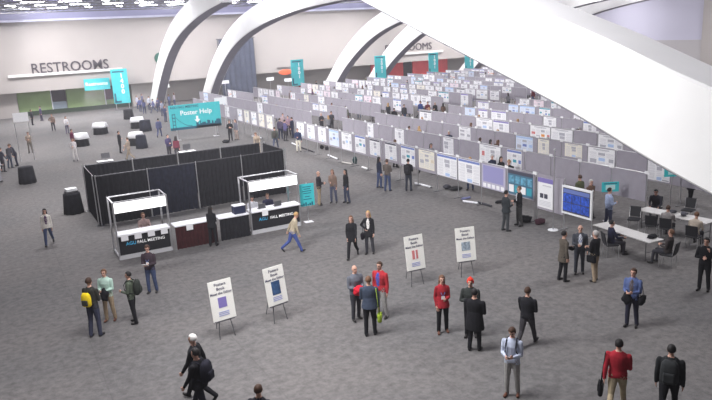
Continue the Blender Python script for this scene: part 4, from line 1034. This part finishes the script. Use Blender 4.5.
TB = [body_mesh(cloth((.1, .1, .12)), cloth(DK), SHOE, SKIN, arms=a, leg=l, voxel=.02, female=f) for a, l, f in ((('down', 'bent'), 'stand', False), (('bent', 'bent'), 'stand', True), (('pocket', 'down'), 'stand', False), (('fwd', 'back'), 'walk', False), (('cross', 'cross'), 'stand', True))]
for me, inf, z in TB:      # slot links per object: clothes first
    pass
SITB = body_mesh(cloth((.1, .1, .12)), cloth(DK), SHOE, SKIN, arms=('bent', 'bent'), leg='sit', voxel=.02)
hair_cache = {}
def tperson(loc, rz, k_, top, legs, hair, label, group=None, sc=1.0, T=None):
    me, inf, zmin = T or TB[k_]
    o = bpy.data.objects.new('person', me); C.objects.link(o); o.location = (loc[0], loc[1], -zmin*sc+.001); o.rotation_euler = (0, 0, rz); o.scale = (sc,)*3
    o.material_slots[0].link = 'OBJECT'; 
    for s_ in range(len(me.materials)):
        nm = me.materials[s_].name
        if nm == cloth((.1, .1, .12)).name: o.material_slots[s_].link = 'OBJECT'; o.material_slots[s_].material = cloth(top)
        elif nm == cloth(DK).name: o.material_slots[s_].link = 'OBJECT'; o.material_slots[s_].material = cloth(legs)
        else: o.material_slots[s_].link = 'OBJECT'; o.material_slots[s_].material = me.materials[s_]
    tag(o, label, 'person', group)
    key = (id(me), hair)
    if key not in hair_cache: hair_cache[key] = hair_part(inf, 'long' if k_ in (1, 4) and T is None else 'short', HAIR[hair], o)
    else:
        h = hair_cache[key].copy(); C.objects.link(h); h.parent = o
    return o
for k_, (x, y) in enumerate(crowd):
    p = at(x, y); tperson(p, rnd.uniform(0, 6.28), k_ % 5, cc[k_], (.05, .06, .12), rnd.choice(['black', 'brown', 'ginger']), 'person in %s in the crowd between the wall end and the teal help sign' % cn[k_], 'crowd between the wall end and the help sign')
# visitors in the poster aisles
COLS = {'black': BLK, 'navy': NAVY, 'charcoal': CHAR, 'maroon': (.14, .02, .03), 'grey': (.2, .2, .22), 'plum': (.12, .05, .12), 'brown': (.12, .07, .05), 'white': (.6, .6, .62), 'red': (.4, .03, .04), 'blue': (.06, .1, .3), 'olive': (.1, .11, .06)}
cnt = 0; used = {}; VIS = []
known = [(346, 112, 'maroon'), (369, 128, 'navy'), (395, 142, 'brown'), (412, 147, 'black'), (431, 146, 'grey'), (455, 145, 'black'), (451, 132, 'navy'), (471, 125, 'maroon'), (419, 128, 'charcoal'), (422, 118, 'brown'), (498, 143, 'black'), (492, 157, 'navy'), (501, 160, 'black'), (509, 163, 'black'), (470, 160, 'plum'),
         (580, 178, 'olive'), (591, 181, 'brown'), (435, 104, 'black'), (517, 190, 'black'), (513, 103, 'navy'), (321, 115, 'charcoal'), (328, 116, 'grey'), (320, 106, 'black'), (443, 104, 'brown'), (371, 104, 'plum'), (388, 105, 'charcoal'), (394, 108, 'black'), (404, 106, 'charcoal')]
for x, y, cname in known:      # head centre seen at (x, y): stand them in the aisle that carries a head there
    p = at(x, y, 1.62)
    r = (p.x-20.3)/3.36; fr = r-math.floor(r)
    if fr < .12: p.x += .12*3.36 - fr*3.36
    if fr > .9: p.x -= (fr-.9)*3.36
    if r < 0 or any((p.x-q_[2])**2+(p.y-q_[3])**2 < .3 for q_ in VIS): continue
    r = int(r); VIS.append([cname, r, p.x, p.y]); cnt += 1
tries = 0
while cnt < 150 and tries < 5000:
    tries += 1
    r = rnd.choice([1, 2, 3, 3, 4, 4, 5, 5, 6, 7, 8, 9, 10, 11, 12, 13]); v_ = rnd.uniform(20, 90); u_ = 20.3+3.36*r+rnd.uniform(1.6, 2.95)
    px, py, d = pr((u_, v_, 1.6))
    if not (225 < px < 705) or occluded(px-4, py+4) or d < 30: continue
    if any((u_-q_[2])**2+(v_-q_[3])**2 < .64 for q_ in VIS): continue
    VIS.append([rnd.choice(list(COLS)), r, u_, v_]); cnt += 1
VIS.sort(key=lambda t: (t[0], t[1], t[3])); used = {}
for n_, (cname, r, u_, v_) in enumerate(VIS):
    s_ = (cname, r); used[s_] = used.get(s_, 0)+1
    tperson((u_, v_, 0), rnd.choice((-1.57, 1.57, 0, 3.1, -.8, 2.2)), rnd.randint(0, 4), COLS[cname], rnd.choice((DK, JEAN, CHAR)), rnd.choice(['black', 'brown', 'brown', 'ginger', 'blond', 'grey']),
            'person in %s behind the %s board row, %s such from the tables end' % (cname, ordn(r+1), ordn(used[s_])), 'visitors in the poster aisles', rnd.uniform(.95, 1.04))

# ------------------------------------------------------------------ tables and chairs on the right
def folding_table(loc, rz, L, W_, label):
    e = empty('folding_table', (loc[0], loc[1], 0), rz, label=label, cat='table')
    q = MB(); q.box(-L/2, L/2, -W_/2, W_/2, .71, .75, mat('table_white', (.5, .49, .48), .5), bev=.012); q.build('table_top', e)
    for x in (-L/2+.2, L/2-.2):
        for y in (-W_/2+.06, W_/2-.06):
            q = MB(); q.cone((x, y, 0), (x, y, .71), .016, .016, GSTEEL, 8); q.build('leg', e)
        q = MB(); q.cone((x, -W_/2+.06, .3), (x, W_/2-.06, .3), .012, .012, GSTEEL, 6); q.build('stretcher', e)
    return e
t1a, t1b = at(600, 223, .75), at(657, 241, .75)
d = t1b-t1a; ang = math.atan2(d.y, d.x); print('table', d.length, ang)
folding_table((t1a+t1b)/2, ang, d.length, .72, 'long pale folding table beside the seated man with crossed legs')
t2a, t2b = at(642, 208, .75), at(712, 222, .75)
d2 = t2b-t2a; ang2 = math.atan2(d2.y, d2.x)
folding_table((t2a+t2b)/2, ang2, d2.length, .72, 'long pale folding table farther back under the huge arch leg')
def chair(loc, rz):
    e = empty('stacking_chair', (loc[0], loc[1], 0), rz)
    q = MB(); q.box(-.23, .23, -.22, .22, .42, .48, mat('chair_black', (.02, .02, .024), .6), bev=.02); q.build('seat', e)
    q = MB(); q.box(-.22, .22, -.02, .02, 0, .42, mat('chair_black', (0, 0, 0)), Matrix.Translation((0, -.24, .5)) @ Matrix.Rotation(R_(10), 4, 'X'), .015); q.build('backrest', e)
    for x in (-.21, .21):
        for y in (-.2, .2):
            q = MB(); q.cone((x, y*1.1, 0), (x, y, .45), .012, .012, STEEL, 6); q.build('leg', e)
        q = MB(); q.cone((x, -.2, .44), (x, -.31, .9), .012, .012, STEEL, 6); q.build('back_frame', e)
    return e
CH0 = None
def put_chair(x, y, face, label):
    global CH0
    p = at(x, y, .45)
    if CH0 is None: CH0 = chair((0, 0), 0); c = CH0
    else: c = copy_tree(CH0)
    c.location = (p.x, p.y, 0); c.rotation_euler = (0, 0, rzface(face, x)); tag(c, label, 'chair', 'black stacking chairs at the tables'); return c
put_chair(611, 244, 70, 'black chair of the person seated at the near table end')
put_chair(668, 254, 290, 'black chair under the man with crossed legs')
put_chair(634, 219, 190, 'empty black chair pulled to the back of the near long table')
put_chair(652, 225, 10, 'empty black chair between the two long tables')
put_chair(667, 228, 15, 'black chair on the near side of the far table, beside the empty one')
put_chair(694, 236, 20, 'black chair on the near side of the far table, at the picture edge')
put_chair(656, 208, 190, 'black chair behind the far table under the arch')
put_chair(688, 210, 200, 'black chair behind the far table, farther along it')
def sitter(x, y, face, label, top, legs, hair, **kw):
    p = at(x, y, .45); return person(x, y, face, label, top, legs, hair, leg='sit', loc=(p.x, p.y, 0), **kw)
sitter(611, 243, 70, 'person in a dark jacket seated at the end of the near table', (.02, .022, .045), DK, 'black', arms=('desk', 'desk'))
sitter(668, 253, 290, 'man in dark clothes sitting with a laptop bag beside the near table', (.06, .05, .05), CHAR, 'ginger', arms=('bent', 'bent'), lean=-6)
sitter(656, 207, 190, 'person in dark clothes seated behind the far table, bent over', (.03, .03, .04), DK, 'black', arms=('desk', 'desk'), lean=18)
sitter(667, 227, 15, 'person in pale grey seated at the far table with back to us', (.3, .28, .28), DK, 'brown', arms=('desk', 'desk'))
sitter(694, 235, 20, 'person in a cream jumper seated at the far table', (.5, .43, .36), DK, 'ginger', arms=('desk', 'desk'), lean=10)
for k_, (x, y, z, sz, c, nm, lb) in enumerate(((652, 238, .75, (.2, .13, .07), BLK, 'bag', 'black bag lying on the near long table'), (672, 213, .75, (.2, .15, .06), CHAR, 'bag', 'dark bag lying on the far long table'), (684, 216, .75, (.14, .12, .09), (.1, .1, .12), 'bag', 'grey bag on the far table beside the cream jumper'),
    (525, 222, 0, (.3, .25, .14), BLK, 'bag', 'black bags heap at the foot of the portrait poster'), (540, 224, 0, (.25, .2, .12), (.05, .02, .03), 'bag', 'dark maroon bag on the floor under the portrait poster'), (456, 190, 0, (.35, .25, .1), BLK, 'coat', 'black coat on the floor under the blue-titled poster'),
    (447, 189, 0, (.2, .2, .12), (.04, .04, .05), 'bag', 'dark bag beside the black coat on the floor'), (466, 199, 0, (.3, .12, .05), (.15, .16, .3), 'bag', 'blue bag lying on the floor before the boards'), (500, 203, 0, (.3, .12, .07), BLK, 'bag', 'black bag on the carpet before the lavender poster'),
    (226, 143, 0, (.3, .25, .14), BLK, 'bag', 'round black bag beside the pair at the front boards'), (355, 164, 0, (.15, .15, .25), (.02, .05, .05), 'bag', 'upright dark bag against the front boards'), (322, 149, 0, (.15, .12, .15), BLK, 'bag', 'small black bag under the front boards'), (327, 150, 0, (.15, .12, .14), CHAR, 'bag', 'small grey bag beside another under the front boards'),
    (365, 108, 0, (.3, .2, .12), BLK, 'coat', 'dark coat on the floor of a poster aisle'))):
    lump(at(x, y, z), sz, cloth(c), lb, 'bag' if nm == 'bag' else 'coat', nm, k_+20)
for k_, (x0, y0, x1, y1, c) in enumerate(((300, 147, 314, 152, (.03, .03, .035)), (292, 143, 299, 146, (.75, .75, .78)), (328, 155, 338, 159, (.75, .75, .78)), (362, 167, 368, 169, (.8, .8, .8)), (415, 183, 431, 187, (.75, .75, .78)), (463, 201, 478, 203, (.8, .8, .85)), (252, 136, 262, 138, (.7, .7, .74)), (342, 162, 352, 164, (.5, .48, .45)), (478, 202, 491, 206, (.05, .05, .06)))):
    a, b_ = at(x0, y0, .06), at(x1, y1, .06); m = MB(); m.tube([a, b_], .05, cloth(c), 10)
    for t in (a, b_): m.cone(t-(b_-a).normalized()*.02*(1 if t is a else -1), t, .056, .056, GSTEEL, 10)
    tag(m.build('poster_tube', smooth=False), ('black', 'white', 'slim white', 'stubby white', 'long white', 'bright white', 'pale', 'tan', 'short black')[k_]+' poster tube lying on the carpet before the front boards', 'poster tube', 'poster tubes on the carpet')
p = at(553, 230, 0); m = MB(); m.cone((0, 0, 0), (0, 0, .03), .22, .2, WHITE, 20); m.cone((0, 0, .03), (0, 0, 3.4), .025, .02, STEEL, 10); m.ell((0, 0, 3.4), (.05, .05, .05), STEEL)
tag(m.build('floor_pole', loc=(p.x, p.y, 0)), 'slim metal pole on a round white foot beside the framed blue display', 'pole')
